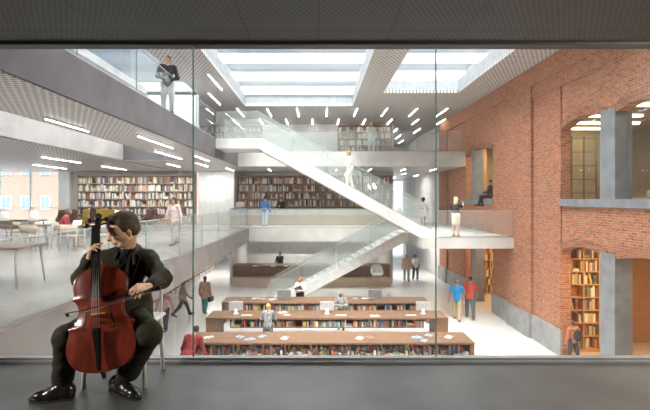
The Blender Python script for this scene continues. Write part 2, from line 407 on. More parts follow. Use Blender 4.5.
# lower hall back and sides
mb = MB(); mb.box(-8.4,-8.2,GY+.3,42,ZL,-.74); struct('wall_left', mb, M_['plaster'])
mb = MB(); mb.box(-5.45,-5.3,26.7,33,ZL,-.74); mb.box(-5.3,4.5,32.8,33,ZL,-.74); mb.box(4.5,4.65,26.9,33,ZL,-.74); struct('wall_back', mb, M_['concrete_pale'])
struct('ceiling', B(-8.4,8.2,YB+.2,42,-.6,-.46), M_['white'])
mb = MB(); mb.box(-5.3,4.5,32.6,32.8,-2.4,-.95); struct('trim_1', mb, M_['steel'])
mb = MB(); mb.box(-8.4,-5.3,41.8,42,-2.2,-.6); mb.box(-8.4,-8.0,41.8,42,ZL,-2.2); mb.box(-5.3,8.2,41.8,42,-1.1,ZC); 
struct('wall_back', MB().box(-5.3,5.5,41.8,42,ZL,-1.1).box(-8.4,8.2,41.8,42,-1.1,.4).box(4.97,6.2,41.8,42,.4,3.4).box(4.97,8.2,41.8,42,3.3,ZC), M_['plaster'])
struct('window_7', B(6.2,8.2,41.85,41.87,.4,3.3), M_['glass_clear'])
struct('window_8', B(5.5,8.2,41.85,41.87,ZL,-1.1), M_['glass_clear'])
mb = MB(); mb.box(4.97,5.1,YB+.2,42,0,ZC); struct('wall_left', mb, M_['plaster'])
struct('wall_right', MB().box(XR,XR+.2,YB,42,ZL,ZC), M_['concrete_pale'])
# lower-level corridor concrete upstand on the right, behind the brick
struct('wall_right', MB().box(XR-.12,XR,YB-.2,40,ZL,-.5), M_['concrete'])

# ---------------- brick wall with arched openings
def arch(ya, yb, zp, zc, n=10):
    out = []
    for i in range(n+1):
        t = i/n; y = ya+(yb-ya)*t; out.append((y, zp+(zc-zp)*(1-(2*t-1)**2)))
    return out
mb = MB()
def solid(y0, y1, z0, z1, x0=XR, x1=XR+.3): mb.box(x0,x1,y0,y1,z0,z1)
def bay(ya, yb, lo_open=True):
    for (zs0, zp, zc, ztop) in ((None,-.12,.12,1.35),(1.6,3.93,4.18,ZC)):
        A = arch(ya, yb, zp, zc)
        for (p, q) in zip(A[:-1], A[1:]):
            mb.hexa([(XR,p[0],p[1]),(XR+.3,p[0],p[1]),(XR+.3,q[0],q[1]),(XR,q[0],q[1]),(XR,p[0],ztop),(XR+.3,p[0],ztop),(XR+.3,q[0],ztop),(XR,q[0],ztop)])
solid(GY+.3,8.9,ZL,ZC); bay(8.9,12.1); solid(12.1,12.25,ZL,ZC)
bay(12.25,14.55); solid(14.55,20.3,ZL,ZC); bay(20.3,24.0); solid(24.0,YB,ZL,ZC)
struct('wall_right', mb, M_['brick'])
mb = MB()   # pilasters and the projecting upper band
mb.box(XR-.10,XR,GY+.3,YB,5.9,ZC)
for a, b in ((16.5,18.5),(27.3,YB),):
    mb.box(XR-.10,XR,a,b,-2.8,5.9)
mb.box(XR-.05,XR,14.55,14.95,-2.8,5.4); mb.box(XR-.05,XR,GY+.3,16.5,5.4,5.9)
struct('wall_right', mb, M_['brick'])
mb = MB()   # soldier-course arches, slightly proud
for (ya, yb) in ((8.9,12.1),(12.25,14.55),(20.3,24.0)):
    for zp, zc in ((-.12,.12),(3.93,4.18)):
        A = arch(ya, yb, zp, zc)
        for (p, q) in zip(A[:-1], A[1:]):
            mb.hexa([(XR-.03,p[0],p[1]),(XR,p[0],p[1]),(XR,q[0],q[1]),(XR-.03,q[0],q[1]),(XR-.03,p[0],p[1]+.25),(XR,p[0],p[1]+.25),(XR,q[0],q[1]+.25),(XR-.03,q[0],q[1]+.25)])
struct('trim_2', mb, M_['brick_dark'])
mb = MB()
for a, b in ((14.55,16.5),(18.5,20.3),(24.0,27.3)): mb.box(XR-.07,XR,a,b,ZL,-2.8)
for a, b in ((16.5,18.5),(27.3,YB)): mb.box(XR-.17,XR,a,b,ZL,-2.8)
struct('baseboard_right', mb, M_['concrete_plinth'])
mb = MB()   # concrete sills
for a, b in ((8.6,14.6),(20.2,24.6)): mb.box(XR-.10,XR+.35,a,b,1.36,1.6)
struct('window_sill', mb, M_['concrete_dark'])
mb = MB()   # concrete piers in the openings
mb.box(XR-.06,XR+.42,11.87,12.5,1.6,4.12); mb.box(XR-.06,XR+.42,11.87,12.5,ZL,.06)
mb.box(XR-.06,XR+.42,22.57,22.95,1.6,4.15); mb.box(XR-.06,XR+.42,22.4,22.9,ZL,.1)
struct('wall_pier', mb, M_['concrete_dark'])
for nm, a, b in (('window_9',8.9,11.87),('window_10',12.5,14.55)):
    struct(nm, B(XR+.26,XR+.27,a,b,1.6,4.2), M_['glass_clear'])

# rooms behind the brick wall
mb = MB(); mb.box(XR+.3,16,7.5,7.6,.3,4.6); mb.box(XR+.3,16,19.0,19.1,.3,4.6); mb.box(16,16.1,7.5,19.1,.3,4.6)
struct('wall_back', mb, M_['khaki'])
struct('ceiling', MB().box(XR+.3,16,7.5,19,4.6,4.7).box(XR+.3,12.5,19.1,26,4.6,4.7), M_['khaki'])
struct('floor', MB().box(XR+.3,16,7.5,19,.2,.3).box(XR+.3,12.5,19.1,26,.2,.3), M_['wood'])
struct('wall_back', MB().box(XR+.3,12.5,25.5,25.6,.3,4.6).box(12.5,12.6,19.1,26,.3,4.6), M_['khaki'])
struct('wall_back', MB().box(XR+.31,XR+1.2,24.1,24.2,.3,4.6), M_['orange_wall'])
struct('wall_back', MB().box(XR+.3,14,16.0,16.1,ZL,.2).box(14,14.1,7.5,16.1,ZL,.2).box(XR+.3,14,7.5,7.6,ZL,.2).box(XR+.3,13,25.0,25.1,ZL,.2).box(13,13.1,19,25.1,ZL,.2).box(XR+.3,13,19,19.1,ZL,.2), M_['orange_wall'])
struct('floor', MB().box(XR,14,7.5,16,ZL-.1,ZL).box(XR,13,19,25,ZL-.1,ZL), M_['wood_pale'])
def lamp(kind, name, loc, energy, col, size=1., size_y=None, rot=(0,0,0), **kw):
    d = bpy.data.lights.new(name, kind); d.energy = energy; d.color = col
    if kind == 'AREA':
        d.size = size
        if size_y: d.shape = 'RECTANGLE'; d.size_y = size_y
    for k_, v_ in kw.items(): setattr(d, k_, v_)
    o = bpy.data.objects.new(name, d); COL.objects.link(o); o.location = loc; o.rotation_euler = rot; return o

# strip lights in the rooms behind the brick wall
for n, (x0,x1,y) in enumerate(((9.0,11.5,15.4),(9.2,12.5,16.9),(9.0,12.0,18.2),(9.0,12.5,13.6),(9.0,12.5,11.2))):
    o = B(x0,x1,y-.09,y+.09,4.52,4.58).build('ceiling_light', M_['light_warm'])
    tag(o, 'warm strip light on the ceiling behind the arched window, %s' % ('third from the glass','fourth from the glass','deepest of the row','second from the glass','closest to the concrete pier')[n], 'light', 'warm strip lights behind the arched windows')
lamp('AREA','lamp_window_room', (10.5,13,4.5), 75, (1,.78,.5), 3, 6)
lamp('AREA','lamp_small_window_room', (9.8,22,4.5), 120, (1,.80,.5), 1.5, 3)
lamp('AREA','lamp_book_room', (9.9,12.6,.05), 150, (1,.68,.34), 1.5, 3)
lamp('AREA','lamp_book_room_far', (9.6,22,.05), 110, (1,.68,.34), 1.5, 3)
lamp('AREA','fill_lift_core', (-6.4,26.2,3.36), 70, (1,.97,.92), 1.6, .25)  # added area light to brighten the white core; no lamp known there
lamp('AREA','fill_far_corridor', (6.6,33.0,3.36), 70, (1,.97,.92), 1.6, .25)  # added fill for the dim corridor wall, not a known fixture
lamp('AREA','fill_reading_room', (-12,26.4,3.36), 150, (1,.97,.92), 7, .25)  # extra light put in to lift the bookcases under the gallery
lamp('AREA','fill_lower_corridor', (6.4,30.0,-.62), 110, (1,.97,.92), 2.5, .3)  # invented soffit light, brightens the greyish lower corridor floor
lamp('AREA','fill_lower_walk', (-6.7,30.0,-.76), 90, (1,.97,.92), 2.0, .3)  # added light so the lower left walkway floor gets brighter
lamp('AREA','lamp_back_lower', (-.4,30.5,-.85), 150, (1,.97,.9), 7, .3)
lamp('AREA','lamp_near_spot', (4.6,1.6,2.7), 125, (1,.86,.66), .5, rot=(math.radians(66),0,math.radians(76)))

# ---------------------------------------------------------------- ceiling strip lights
def strip(x, y0, y1, z, label):
    t = thing('ceiling_light', label, 'light', (x,(y0+y1)/2,z-.03), 0, 'slim strip lights in the perforated ceilings')
    L = (y1-y0)/2
    B(-.03,.03,-L,L,-.012,.03).build('housing', M_['white'], t)
    B(-.02,.02,-L+.03,L-.03,-.022,-.012).build('diffuser', M_['light'], t)
ORD = ['first','second','third','fourth','fifth','sixth','seventh','eighth','ninth','tenth']
for k in range(8):
    strip(7.1-1.65*k, 23.7, 26.0, ZC, 'slim strip light just beyond the roof lights, %s from the brick wall' % ORD[k])
for k in range(9):
    strip(7.9-1.65*k, 26.9, 28.8, ZC, 'slim strip light above the upper bookcases, %s from the brick wall' % ORD[k])
for k, (x,y) in enumerate(((-4.37,17.2),(-5.14,20.3),(-5.3,6.5),(-5.3,10.0))):
    strip(x, y, y+2.5, ZC, 'slim strip light beside the larger roof light above the gallery, %s' % ('next to the roof light','near its far corner','over the standing man','behind the standing man')[k])
for k, (x,y) in enumerate(((5.6,30.5),(7.2,30.5),(6.4,33.5),(5.6,36.5),(7.2,36.5))):
    strip(x, y, y+2.2, ZC, 'slim strip light in the deep upper corridor, %s from its mouth' % ORD[k])
for k, (x,y,L) in enumerate(((-5.93,9.4,1.8),(-5.0,12.0,2.9),(-5.95,15.8,3.1),(-5.0,17.6,2.3),(-5.9,21.,2.2),(-5.2,24.5,2.2),(-7.5,21.5,2.),(-11.5,12,3),(-11.5,18,3),(-11.5,23,3),(-14.5,16,3),(-14.5,22,3))):
    strip(x, y, y+L, 3.385, 'slim strip light in the soffit under the left upper gallery, ' + ('closest to the glass','over the walking woman','behind the light well edge','near the stair landing','beyond the light well','by the white lift core','at the light well end','above the red-topped reader','above the reading chairs','in front of the bookcase','by the far tables','over the lounge')[k])
for k, (x,y) in enumerate(((-2.9,25.2),(-.9,25.2),(1.1,25.2),(3.1,25.2),(5.1,25.2),(6.9,25.2),(6.0,29.5),(7.3,31.5),(6.2,34.5))):
    strip(x, y, y+1.5, 3.385, 'slim strip light in the soffit above the service counter and corridor, %s from the left' % ORD[k])

for k, (x,y) in enumerate(((-4.9,13.5),(-4.9,18),(-4.9,22.5),(-6.9,13.5),(-6.9,18),(-6.9,22.5),(-6.9,27),(-6.9,32))):  # strips added out of view to brighten the floor under the gallery
    strip(x, y, y+2.6, -.741, 'added unseen strip light under the reading gallery above the walkers, %s from the glass' % ORD[k])
for k, (x,y) in enumerate(((6.2,20.5),(6.2,24.5),(7.2,27.5),(6.0,31.5))):  # more added strips, unseen, lighting the corridor below the landing
    strip(x, y, y+2.2, -.451, 'added unseen strip light beneath the landing over the lower corridor, %s from the glass' % ORD[k])
lamp('SPOT','fill_near_left', (-5.0,1.0,2.3), 420, (1,.92,.82), shadow_soft_size=.15, spot_size=.75, spot_blend=.6, rot=Vector((3.55,2.05,-1.2)).to_track_quat('-Z','Y').to_euler())  # added unseen spot that brightens the cellist's turned face
# ---------------------------------------------------------------- balustrades
def balustrade(label, p0, p1, z, h=1.1, step=2.2, gm='glass_rail', thick=.02):
    p0 = Vector((p0[0],p0[1],z)); p1 = Vector((p1[0],p1[1],z)); d = p1-p0; L = d.length
    t = thing('glass_balustrade', label, 'balustrade', p0, math.atan2(d.y,d.x))
    n = max(1, round(L/step)); s = L/n
    for i in range(n):
        B(i*s+.008,(i+1)*s-.008,-thick/2,thick/2,.04,h).build('glass_pane', M_[gm], t)
    B(0,L,-.03,.03,0,.04).build('base_channel', M_['steel'], t)
    mb = MB()
    for i in range(1,n): mb.box(i*s-.007,i*s+.007,-thick/2,thick/2,.04,h)
    if n > 1: mb.build('glass_joint', M_['glass_edge'], t)
    B(0,L,-.011,.011,h,h+.012).build('edge_rail', M_['rail_edge'], t)
    return t
balustrade('glass balustrade along the left reading gallery edge above the lower hall', (XL0-.04,5.0), (XL0-.04,23.7), 0, 1.1, 2.4)
balustrade('glass balustrade in front of the service counter on the back gallery', (XL0+.02,23.85), (4.28,23.85), 0, 1.05)
balustrade('glass balustrade of the landing where the blonde woman stands', (4.95,17.96), (8.12,17.96), 0, 1.1, 1.6)
balustrade('glass balustrade on the open side of the landing corridor', (4.34,22.4), (4.34,23.8), 0, 1.1)
balustrade('glass balustrade along the upper left gallery before the standing man', (XL3-.06,5.4), (XL3-.06,18.5), Z3, 1.15, 2.6, 'glass_clear')
balustrade('glass balustrade at the far end of the upper left gallery', (XL3-.06,20.5), (XL3-.06,23.7), Z3, 1.15)
balustrade('glass balustrade of the upper back gallery before the bookshelves', (XL3+.05,23.86), (7.9,23.86), Z3, 1.1, 2.4)
balustrade('glass balustrade around the side light well on the upper gallery', (-6.35,5.4), (-6.35,19.9), Z3, 1.1, 2.6, 'glass_clear')

# ---------------------------------------------------------------- stairs
def stair(label, x0, z0, x1, z1, ya, yb, n, panes, base_lift=0.):
    """flight from the low end (x0,z0) to the high end (x1,z1), between the planes ya and yb"""
    t = thing('staircase', label, 'staircase', (x0,ya,z0))
    dx, dz = x1-x0, z1-z0; s = 1 if dx > 0 else -1; wd = yb-ya; hgt = .46
    for y in (0, wd-.08):
        pts = [(0,y,.16),(dx*(1-.15/dz),y,dz+.01),(dx,y,dz+.01),(dx,y,dz+.12-hgt-.04),(.55*s if base_lift == 0 else 0,y,0 if base_lift == 0 else .12-hgt-.04)]
        if base_lift == 0: pts += [(0,y,0)]
        MB().prism(pts, (0,.08,0)).build('stringer', M_['white'], t)
    run, rise = dx/n, dz/n
    for i in range(n):
        x = i*run; z = (i+1)*rise
        mb = MB(); mb.box(x,x+run*1.05,.09,wd-.09,z-.05,z); mb.box(x,x+.02*s,.09,wd-.09,z-rise,z-.05)
        mb.build('tread', M_['white'], t)
    MB().prism([(.6*s,.09,-.02+.6*abs(dz/dx)-.18),(dx,.09,dz-.22),(dx,.09,dz-.28),(.6*s,.09,-.08+.6*abs(dz/dx)-.18)], (0,wd-.18,0)).build('underside', M_['concrete_pale'], t)
    for y in (.03, wd-.05):
        for k in range(panes):
            a, b = k/panes, (k+1)/panes; g = .004
            MB().prism([((a+g)*dx,y,(a+g)*dz+.12),((b-g)*dx,y,(b-g)*dz+.12),((b-g)*dx,y,(b-g)*dz+1.2),((a+g)*dx,y,(a+g)*dz+1.2)], (0,.018,0)).build('glass_pane', M_['glass_rail'], t)
        MB().prism([(0,y-.004,1.2),(dx,y-.004,dz+1.2),(dx,y-.004,dz+1.215),(0,y-.004,1.215)], (0,.026,0)).build('edge_rail', M_['rail_edge'], t)
    return t
stair('long white staircase with glass sides from the upper landing down to the brick wall landing', 4.95, 0, -2.65, Z3, 18.6, 20.4, 24, 5, base_lift=1)
stair('white staircase with glass sides rising from the lower hall floor', -2.5, ZL, 4.3, 0, 20.6, 22.3, 21, 4)
t = thing('stair_landing', 'white landing slab joining the upper gallery to the long staircase', 'landing', (XL3,18.6,Z3))
B(0,1.78,0,1.8,-.42,0).build('slab', M_['white'], t)
B(0,1.78,.02,.04,0.02,1.15).build('glass_pane', M_['glass_rail'], t)
B(0,1.78,1.74,1.76,0.02,1.15).build('glass_pane', M_['glass_rail'], t)
B(0,1.78,.018,.042,1.15,1.162).build('edge_rail', M_['rail_edge'], t)
# ---------------------------------------------------------------- books
PAL = {'maroon':(.26,.06,.06),'red':(.50,.10,.07),'navy':(.06,.09,.20),'blue':(.14,.26,.48),'teal':(.10,.28,.29),'olive':(.26,.26,.13),'tan':(.52,.39,.25),
       'cream':(.76,.70,.57),'white':(.82,.81,.78),'grey':(.42,.42,.42),'charcoal':(.10,.10,.11),'brown':(.24,.14,.09),'mustard':(.60,.42,.11),'orange':(.62,.27,.08),'rose':(.60,.36,.34),'sand':(.62,.52,.40)}
PN = list(PAL); PM = [mat('book_cover_'+n, PAL[n], .6) for n in PN]
BM = {}   # unit books: spine faces -Y
def book_mesh(ci):
    if ci in BM: return BM[ci]
    mb = MB(); mb.box(-.5,-.42,0,1,0,1,0); mb.box(.42,.5,0,1,0,1,0); mb.box(-.42,.42,0,.05,0,1,0); mb.box(-.42,.42,.05,.96,.02,.975,1)
    mb.box(-.5,.5,-.004,0,.12,.16,2); mb.box(-.5,.5,-.004,0,.78,.82,2)
    BM[ci] = mb.mesh('book', [PM[ci], M_['paper'], PM[PN.index('tan')] if ci in (0,2,10,4) else PM[ci]]); return BM[ci]
MASS = MB(); CAND = []
def fill(x0, x1, yf, z, hmax, wmin, wmax, place, weight, pal=None, gap=.04, dens=1., depth=.18, fn=None):
    """stand books in one compartment; fn maps local (x, y) to world"""
    x = x0+rnd.random()*.03; prev = None
    while x < x1-wmin:
        if rnd.random() > dens: x += rnd.uniform(.1,.35); prev = None; continue
        r = rnd.random(); w = rnd.uniform(wmin, wmax); h = hmax*rnd.uniform(.66,.96)
        ci = rnd.choice(pal) if pal else rnd.randrange(len(PN))
        if r < .045 and x+.26 < x1:   # flat stack
            hh = 0
            for q in range(rnd.randint(2,3)):
                t = rnd.uniform(.035,.055); c2 = rnd.choice(pal) if pal else rnd.randrange(len(PN))
                MASS.box(x,x+rnd.uniform(.2,.25),yf,yf+depth,z+hh,z+hh+t,c2); hh += t
            x += .27; continue
        if x+w > x1: break
        lean = 0
        if r > .93 and prev is not None and x+w+.1 < x1: lean = -rnd.uniform(.12,.22); 
        CAND.append(dict(x=x+w/2+(h*.0 if not lean else .05), w=w*.94, h=h, y=yf+rnd.uniform(0,.02), z=z, d=depth, c=ci, lean=lean, place=place, k=weight*w*h, t=x))
        x += w+(.09 if lean else 0)+(rnd.uniform(.02,gap) if rnd.random() < .12 else 0); prev = ci

def bookcase(label, x0, x1, yf, z0, z1, rows, cols, m, place, weight, pal=None, wmin=.035, wmax=.07, dens=.95, depth=.34, back=True, first=0, base=.1):
    t = thing('bookcase', label, 'bookcase', ((x0+x1)/2, yf+depth/2, z0)); cx, cy = (x0+x1)/2, yf+depth/2
    H = z1-z0; L = x1-x0
    fr = MB(); fr.box(-L/2,-L/2+.05,-depth/2,depth/2,0,H); fr.box(L/2-.05,L/2,-depth/2,depth/2,0,H); fr.box(-L/2,L/2,-depth/2,depth/2,H-.05,H); fr.box(-L/2,L/2,-depth/2,depth/2,0,base)
    fr.build('carcass', m, t)
    if back: B(-L/2+.05,L/2-.05,depth/2-.03,depth/2,base,H-.05).build('back_panel', m, t)
    dh = (H-base-.05)/rows
    for i in range(1,rows): B(-L/2+.05,L/2-.05,-depth/2+.01,depth/2-.03,base+i*dh-.02,base+i*dh+.015).build('shelf', m, t)
    cw = (L-.1)/cols
    for j in range(1,cols): B(-L/2+.05+j*cw-.02,-L/2+.05+j*cw+.02,-depth/2+.005,depth/2-.03,base,H-.05).build('divider', m, t)
    for i in range(first, rows):
        for j in range(cols):
            xa = x0+.05+j*cw+.025; fill(xa, xa+cw-.05, yf+.03, z0+base+i*dh+.016, dh-.05, wmin, wmax, place(i,j) if callable(place) else place, weight, pal, dens=dens)
    return t
SOFT = [PN.index(n) for n in ('cream','white','tan','grey','sand','rose','white','cream','blue','brown','white','sand','cream','tan','white','charcoal')]
WARM = [PN.index(n) for n in ('cream','tan','sand','white','orange','mustard','brown','maroon','cream','charcoal','olive')]
MIX = [PN.index(n) for n in ('maroon','red','navy','blue','teal','olive','tan','cream','grey','charcoal','brown','mustard','brown','charcoal','rose','sand','maroon','brown','orange')]
bookcase('long wooden bookcase on the back wall behind the reading tables', -15.6, -8.05, 28.0, 0, 3.15, 6, 5, M_['wood_shelf'], '', 0, SOFT, .05, .085, .93)
bookcase('wooden bookcase behind the service counter on the reading floor', -5.3, 4.9, 28.6, 0, 3.15, 6, 7, M_['wood_shelf'], '', 0, SOFT, .05, .085, .93, first=2)
bookcase('upper floor bookcase by the brick wall side, behind the pale visitor', 1.3, 4.9, 28.6, Z3, 6.5, 5, 3, M_['wood_shelf'], '', 0, SOFT, .05, .085, .93)
bookcase('upper floor bookcase behind the top of the long staircase', -7.9, -3.7, 28.6, Z3, 6.5, 5, 3, M_['wood_shelf'], '', 0, SOFT, .05, .085, .93)
NTH = ['bottom shelf','second shelf up','third shelf up','fourth shelf up','fifth shelf up','sixth shelf up','top shelf','top shelf','top']
bookcase('tall warmly lit bookcase inside the lower arched opening behind the backpacker', 8.62, 10.9, 15.0, ZL, .02, 8, 4, M_['wood_warm'],
         lambda i,j: ('brick opening, '+NTH[i].replace(' up',''), 'jamb side' if j == 0 else 'second bay' if j == 1 else 'hidden'), 29*29*.9, WARM, .04, .075, .85)
bookcase('tall bookcase inside the far lower opening of the brick wall', 8.55, 10.6, 24.0, ZL, .05, 8, 4, M_['wood_warm'], '', 0, WARM, .045, .08, .9)
# low bookcase along the left wall of the lower hall, turned to face +X
t = thing('bookcase', 'low bookcase along the plaster wall under the left gallery', 'bookcase', (-8.0,25.5,ZL))
B(-.2,.2,-7.5,7.5,0,.06).build('carcass', M_['concrete'], t)
for z in (.42,.8): B(-.2,.2,-7.5,7.5,z,z+.03).build('shelf', M_['wood_shelf'], t)
B(-.2,-.17,-7.5,7.5,.06,.83).build('back_panel', M_['wood_shelf'], t)
for i in range(9): B(-.2,.2,-7.5+i*1.866,-7.45+i*1.866,.06,.83).build('divider', M_['wood_shelf'], t)
for z in (.06,.45):
    y = 18.1
    while y < 32.8:
        w = rnd.uniform(.05,.09); MASS.box(-7.97,-7.82,y,y+w*.9,ZL+z,ZL+z+rnd.uniform(.22,.31),rnd.choice(SOFT)); y += w

# ---------------------------------------------------------------- book tables
def book_table(label, xa, xb, yf, yb, kind, spots, weight):
    cx = (xa+xb)/2; t = thing('book_table', label, 'table', (cx,yf,ZL)); D = yb-yf; h = xb-xa; top = .91
    MB().bbox(-h/2,h/2,0,D,top-.07,top,.006).build('tabletop', M_['wood'], t)
    for s in (-1,1):
        x = s*(h/2); x2 = x-s*(.45 if kind == 2 else .12)
        B(x,x2,.03,D-.03,0,top-.07).build('end_panel', M_['wood'], t)
    ix = h/2-(.45 if kind == 2 else .12)
    if kind == 1:
        B(-ix,ix,.05,D-.06,.10,.14).build('shelf', M_['wood'], t)
        B(-ix,ix,D/2-.01,D/2+.01,.14,top-.07).build('back_panel', M_['wood'], t)
        z, hm = .141, .52
    else:
        ix2 = ix-(.45 if kind == 2 else .3)
        B(-ix2,ix2,.05,D-.06,top-.40,top-.37).build('shelf', M_['wood'], t)
        B(-ix2,ix2,D/2-.01,D/2+.01,top-.37,top-.07).build('back_panel', M_['wood'], t)
        z, hm = top-.369, .285; ix = ix2
    n = 6
    for i in range(n+1):
        x = -ix+i*(2*ix/n); B(x-.012,x+.012,.06,D-.07,z,top-.07).build('divider', M_['wood'], t)
    for i in range(n):
        a = cx-ix+i*(2*ix/n)+.014; b = cx-ix+(i+1)*(2*ix/n)-.014
        if kind == 1:  # a taller rear rank shows above the front rank
            x = a
            while x < b-.05:
                w = rnd.uniform(.03,.05); MASS.box(x,x+w*.92,yf+.27,yf+.45,ZL+z,ZL+z+rnd.uniform(.46,.6),rnd.choice(MIX)); x += w
        fill(a, b, yf+.07, ZL+z, hm, .05, .082, spots[i], weight, MIX, .05, .97)
    return t
book_table('longest book table, closest to the glass, with leaning books below its top', -3.98, 4.80, 13.25, 14.3, 1,
  [('closest book table','beside the red-jacketed man'),('closest book table','below the open magazine'),('closest book table','below the dark magazine'),('closest book table','below its middle stretch'),('closest book table','below the paired magazines'),('closest book table','by the walking men')], 32*32)
book_table('middle book table carrying three white computers', -4.15, 4.82, 16.0, 17.05, 2,
  [('middle book table','under the first computer'),('middle book table','beside the blonde reader'),('middle book table','past the blonde reader'),('middle book table','before the bald reader'),('middle book table','past the bald reader'),('middle book table','under the last computer')], 27*27*.8)
book_table('farthest book table, closest to the lower staircase', -4.1, 4.75, 18.4, 19.45, 3,
  [('farthest book table',s_) for s_ in ('by the strollers','behind the first computer','behind the blonde reader','below the redhead','beside the bald reader','behind the last computer')], 23*23*.5)

# choose the 300 that show largest; the rest become one heap of background books
CAND.sort(key=lambda b: -b['k'] if b['place'] and (len(b['place'])<2 or b['place'][1] != 'hidden') else 0)
pick = [b for b in CAND if b['k'] > 0 and b['place'][1] != 'hidden'][:300]; ids = set(map(id,pick))
seen = set()
def adj(b):
    hh = b['h']/(.52 if b['k'] > 0 and b['place'][0] == 'closest book table' else .285 if 'table' in b['place'][0] else .38)
    a = 'tall' if hh > .86 else 'short' if hh < .74 else 'mid-height'
    th = 'thick' if b['w'] > .062 else 'slim'
    return a+' '+th+(' leaning' if b['lean'] else '')
order = sorted(pick, key=lambda b: (b['place'][0], b['z'], b['t']))
for q, b in enumerate(order):
    pv = order[q-1] if q and order[q-1]['place'] == b['place'] else None
    lab = None
    for tr in range(14):
        l = '%s %s book %s, %s, %s' % (adj(b), PN[b['c']], ('after %s one' % PN[pv['c']]) if pv else 'starting the row', b['place'][0], b['place'][1])
        if l not in seen: lab = l; break
        b['c'] = rnd.choice(WARM if 'brick' in b['place'][0] else MIX)
    seen.add(l)
    o = bpy.data.objects.new('book', book_mesh(b['c'])); COL.objects.link(o)
    o.location = (b['x'],b['y'],b['z']+(abs(math.sin(b['lean']))*b['w']/2 if b['lean'] else 0)); o.scale = (b['w'],b['d'],b['h']); o.rotation_euler = (0,b['lean'],0)
    g = 'books in the '+b['place'][0] if 'table' in b['place'][0] else 'books in the lit bookcase in the brick opening'
    tag(o, l, 'book', g)
for b in CAND:
    if id(b) in ids: continue
    x, w, h = b['x'], b['w'], b['h']; s = math.sin(-b['lean'])*h
    MASS.hexa([(x-w/2,b['y'],b['z']),(x+w/2,b['y'],b['z']),(x+w/2,b['y']+b['d'],b['z']),(x-w/2,b['y']+b['d'],b['z']),
               (x-w/2-s,b['y'],b['z']+h),(x+w/2-s,b['y'],b['z']+h),(x+w/2-s,b['y']+b['d'],b['z']+h),(x-w/2-s,b['y']+b['d'],b['z']+h)], b['c'])
tag(MASS.build('books', PM), 'rows of smaller books filling the distant bookcases and table shelves', 'books', None, 'stuff')

# ---------------------------------------------------------------- computers, magazines, papers
TOP = ZL+.91
def computer(px, label, yaw, y=16.62):
    x = (px-VX)*y/F
    t = thing('computer', label, 'computer', (x,y,TOP), yaw, 'white computers on the middle book table')
    MB().bbox(-.27,.27,-.012,.012,.12,.46,.004).build('screen_panel', M_['alu'], t)
    B(-.255,.255,.0125,.014,.17,.445).build('display', M_['screen'], t)
    MB().prism([(-.06,-.005,.2),(-.05,-.10,0.005),(.05,-.10,.005),(.06,-.005,.2)], (0,.006,-.002)).build('stand', M_['alu'], t)
    MB().bbox(-.1,.1,-.13,.06,0,.008,.002).build('stand_foot', M_['alu'], t)
    MB().lathe([(.018,0),(.018,.002)], (0,0,0), 12).build('round_mark', M_['frame_dark'], t).matrix_local = Matrix.Translation((0,-.0125,.33)) @ Matrix.Rotation(math.pi/2,4,'X')
    return t
computer(236, 'white computer on the middle book table, nearest the strollers', .12)
computer(327, 'white computer in the middle of the middle book table', 0)
computer(423, 'white computer on the middle book table at the end near the walking men', -.05)
for px, dy, l in ((247,.25,'first computer'),(341,.2,'central computer'),(411,.25,'last computer')):
    y = 16.35; x = (px-VX)*y/F
    o = MB().bbox(-.2,.2,-.06,.06,0,.012,.003).build('keyboard', M_['white'], None, (x,y,TOP)); tag(o, 'thin white keyboard beside the %s on the middle book table' % l, 'keyboard')
def monitor_dark(px, y, label):
    t = thing('computer', label, 'computer', ((px-VX)*y/F,y,TOP))
    MB().bbox(-.29,.29,-.015,.015,.1,.46,.005).build('screen_panel', M_['frame'], t); B(-.03,.03,.0,.03,0,.12).build('stand', M_['frame'], t); B(-.1,.1,-.08,.08,0,.01).build('stand_foot', M_['frame'], t)
monitor_dark(375, 18.75, 'dark grey monitor on the farthest book table with white papers in front')
monitor_dark(284, 18.75, 'dark grey monitor on the farthest book table beside the blonde reader')
M_['mag_blue'] = mat('magazine_blue', (.08,.20,.42), .35, col2=(.45,.60,.75), scale=9); M_['mag_dark'] = mat('magazine_dark', (.10,.07,.07), .35, col2=(.45,.25,.2), scale=12)
M_['mag_print'] = mat('magazine_print', (.80,.78,.74), .4, col2=(.25,.25,.27), scale=11)
def magazine(px, py, zt, label, m, rz=0, op=False, s=1., grp='magazines lying on the book tables'):
    p = at(px, py, zt); t = thing('magazine', label, 'magazine', (p.x,p.y,zt), rz, grp)
    if op:
        for sg in (-1,1):
            prof = [(0,.004),(.06,.022),(.14,.018),(.22,.006)]
            mb = MB(); vs = []; 
            for (x,z) in prof: vs += [(sg*x*s,-.15*s,z),(sg*x*s,.15*s,z),(sg*x*s,.15*s,0),(sg*x*s,-.15*s,0)]
            fs = []
            for i in range(3):
                for k in range(4): fs.append((i*4+k, i*4+(k+1)%4, (i+1)*4+(k+1)%4, (i+1)*4+k))
            mb.add(vs, fs+[(0,1,2,3),(12,13,14,15)]); mb.build('page_half', m, t)
    else:
        MB().bbox(-.11*s,.11*s,-.15*s,.15*s,0,.012,.003).build('pages', M_['paper'], t)
        MB().box(-.112*s,.112*s,-.152*s,.152*s,.012,.016).build('cover', m, t)
T1, T2, T3 = TOP, TOP, TOP
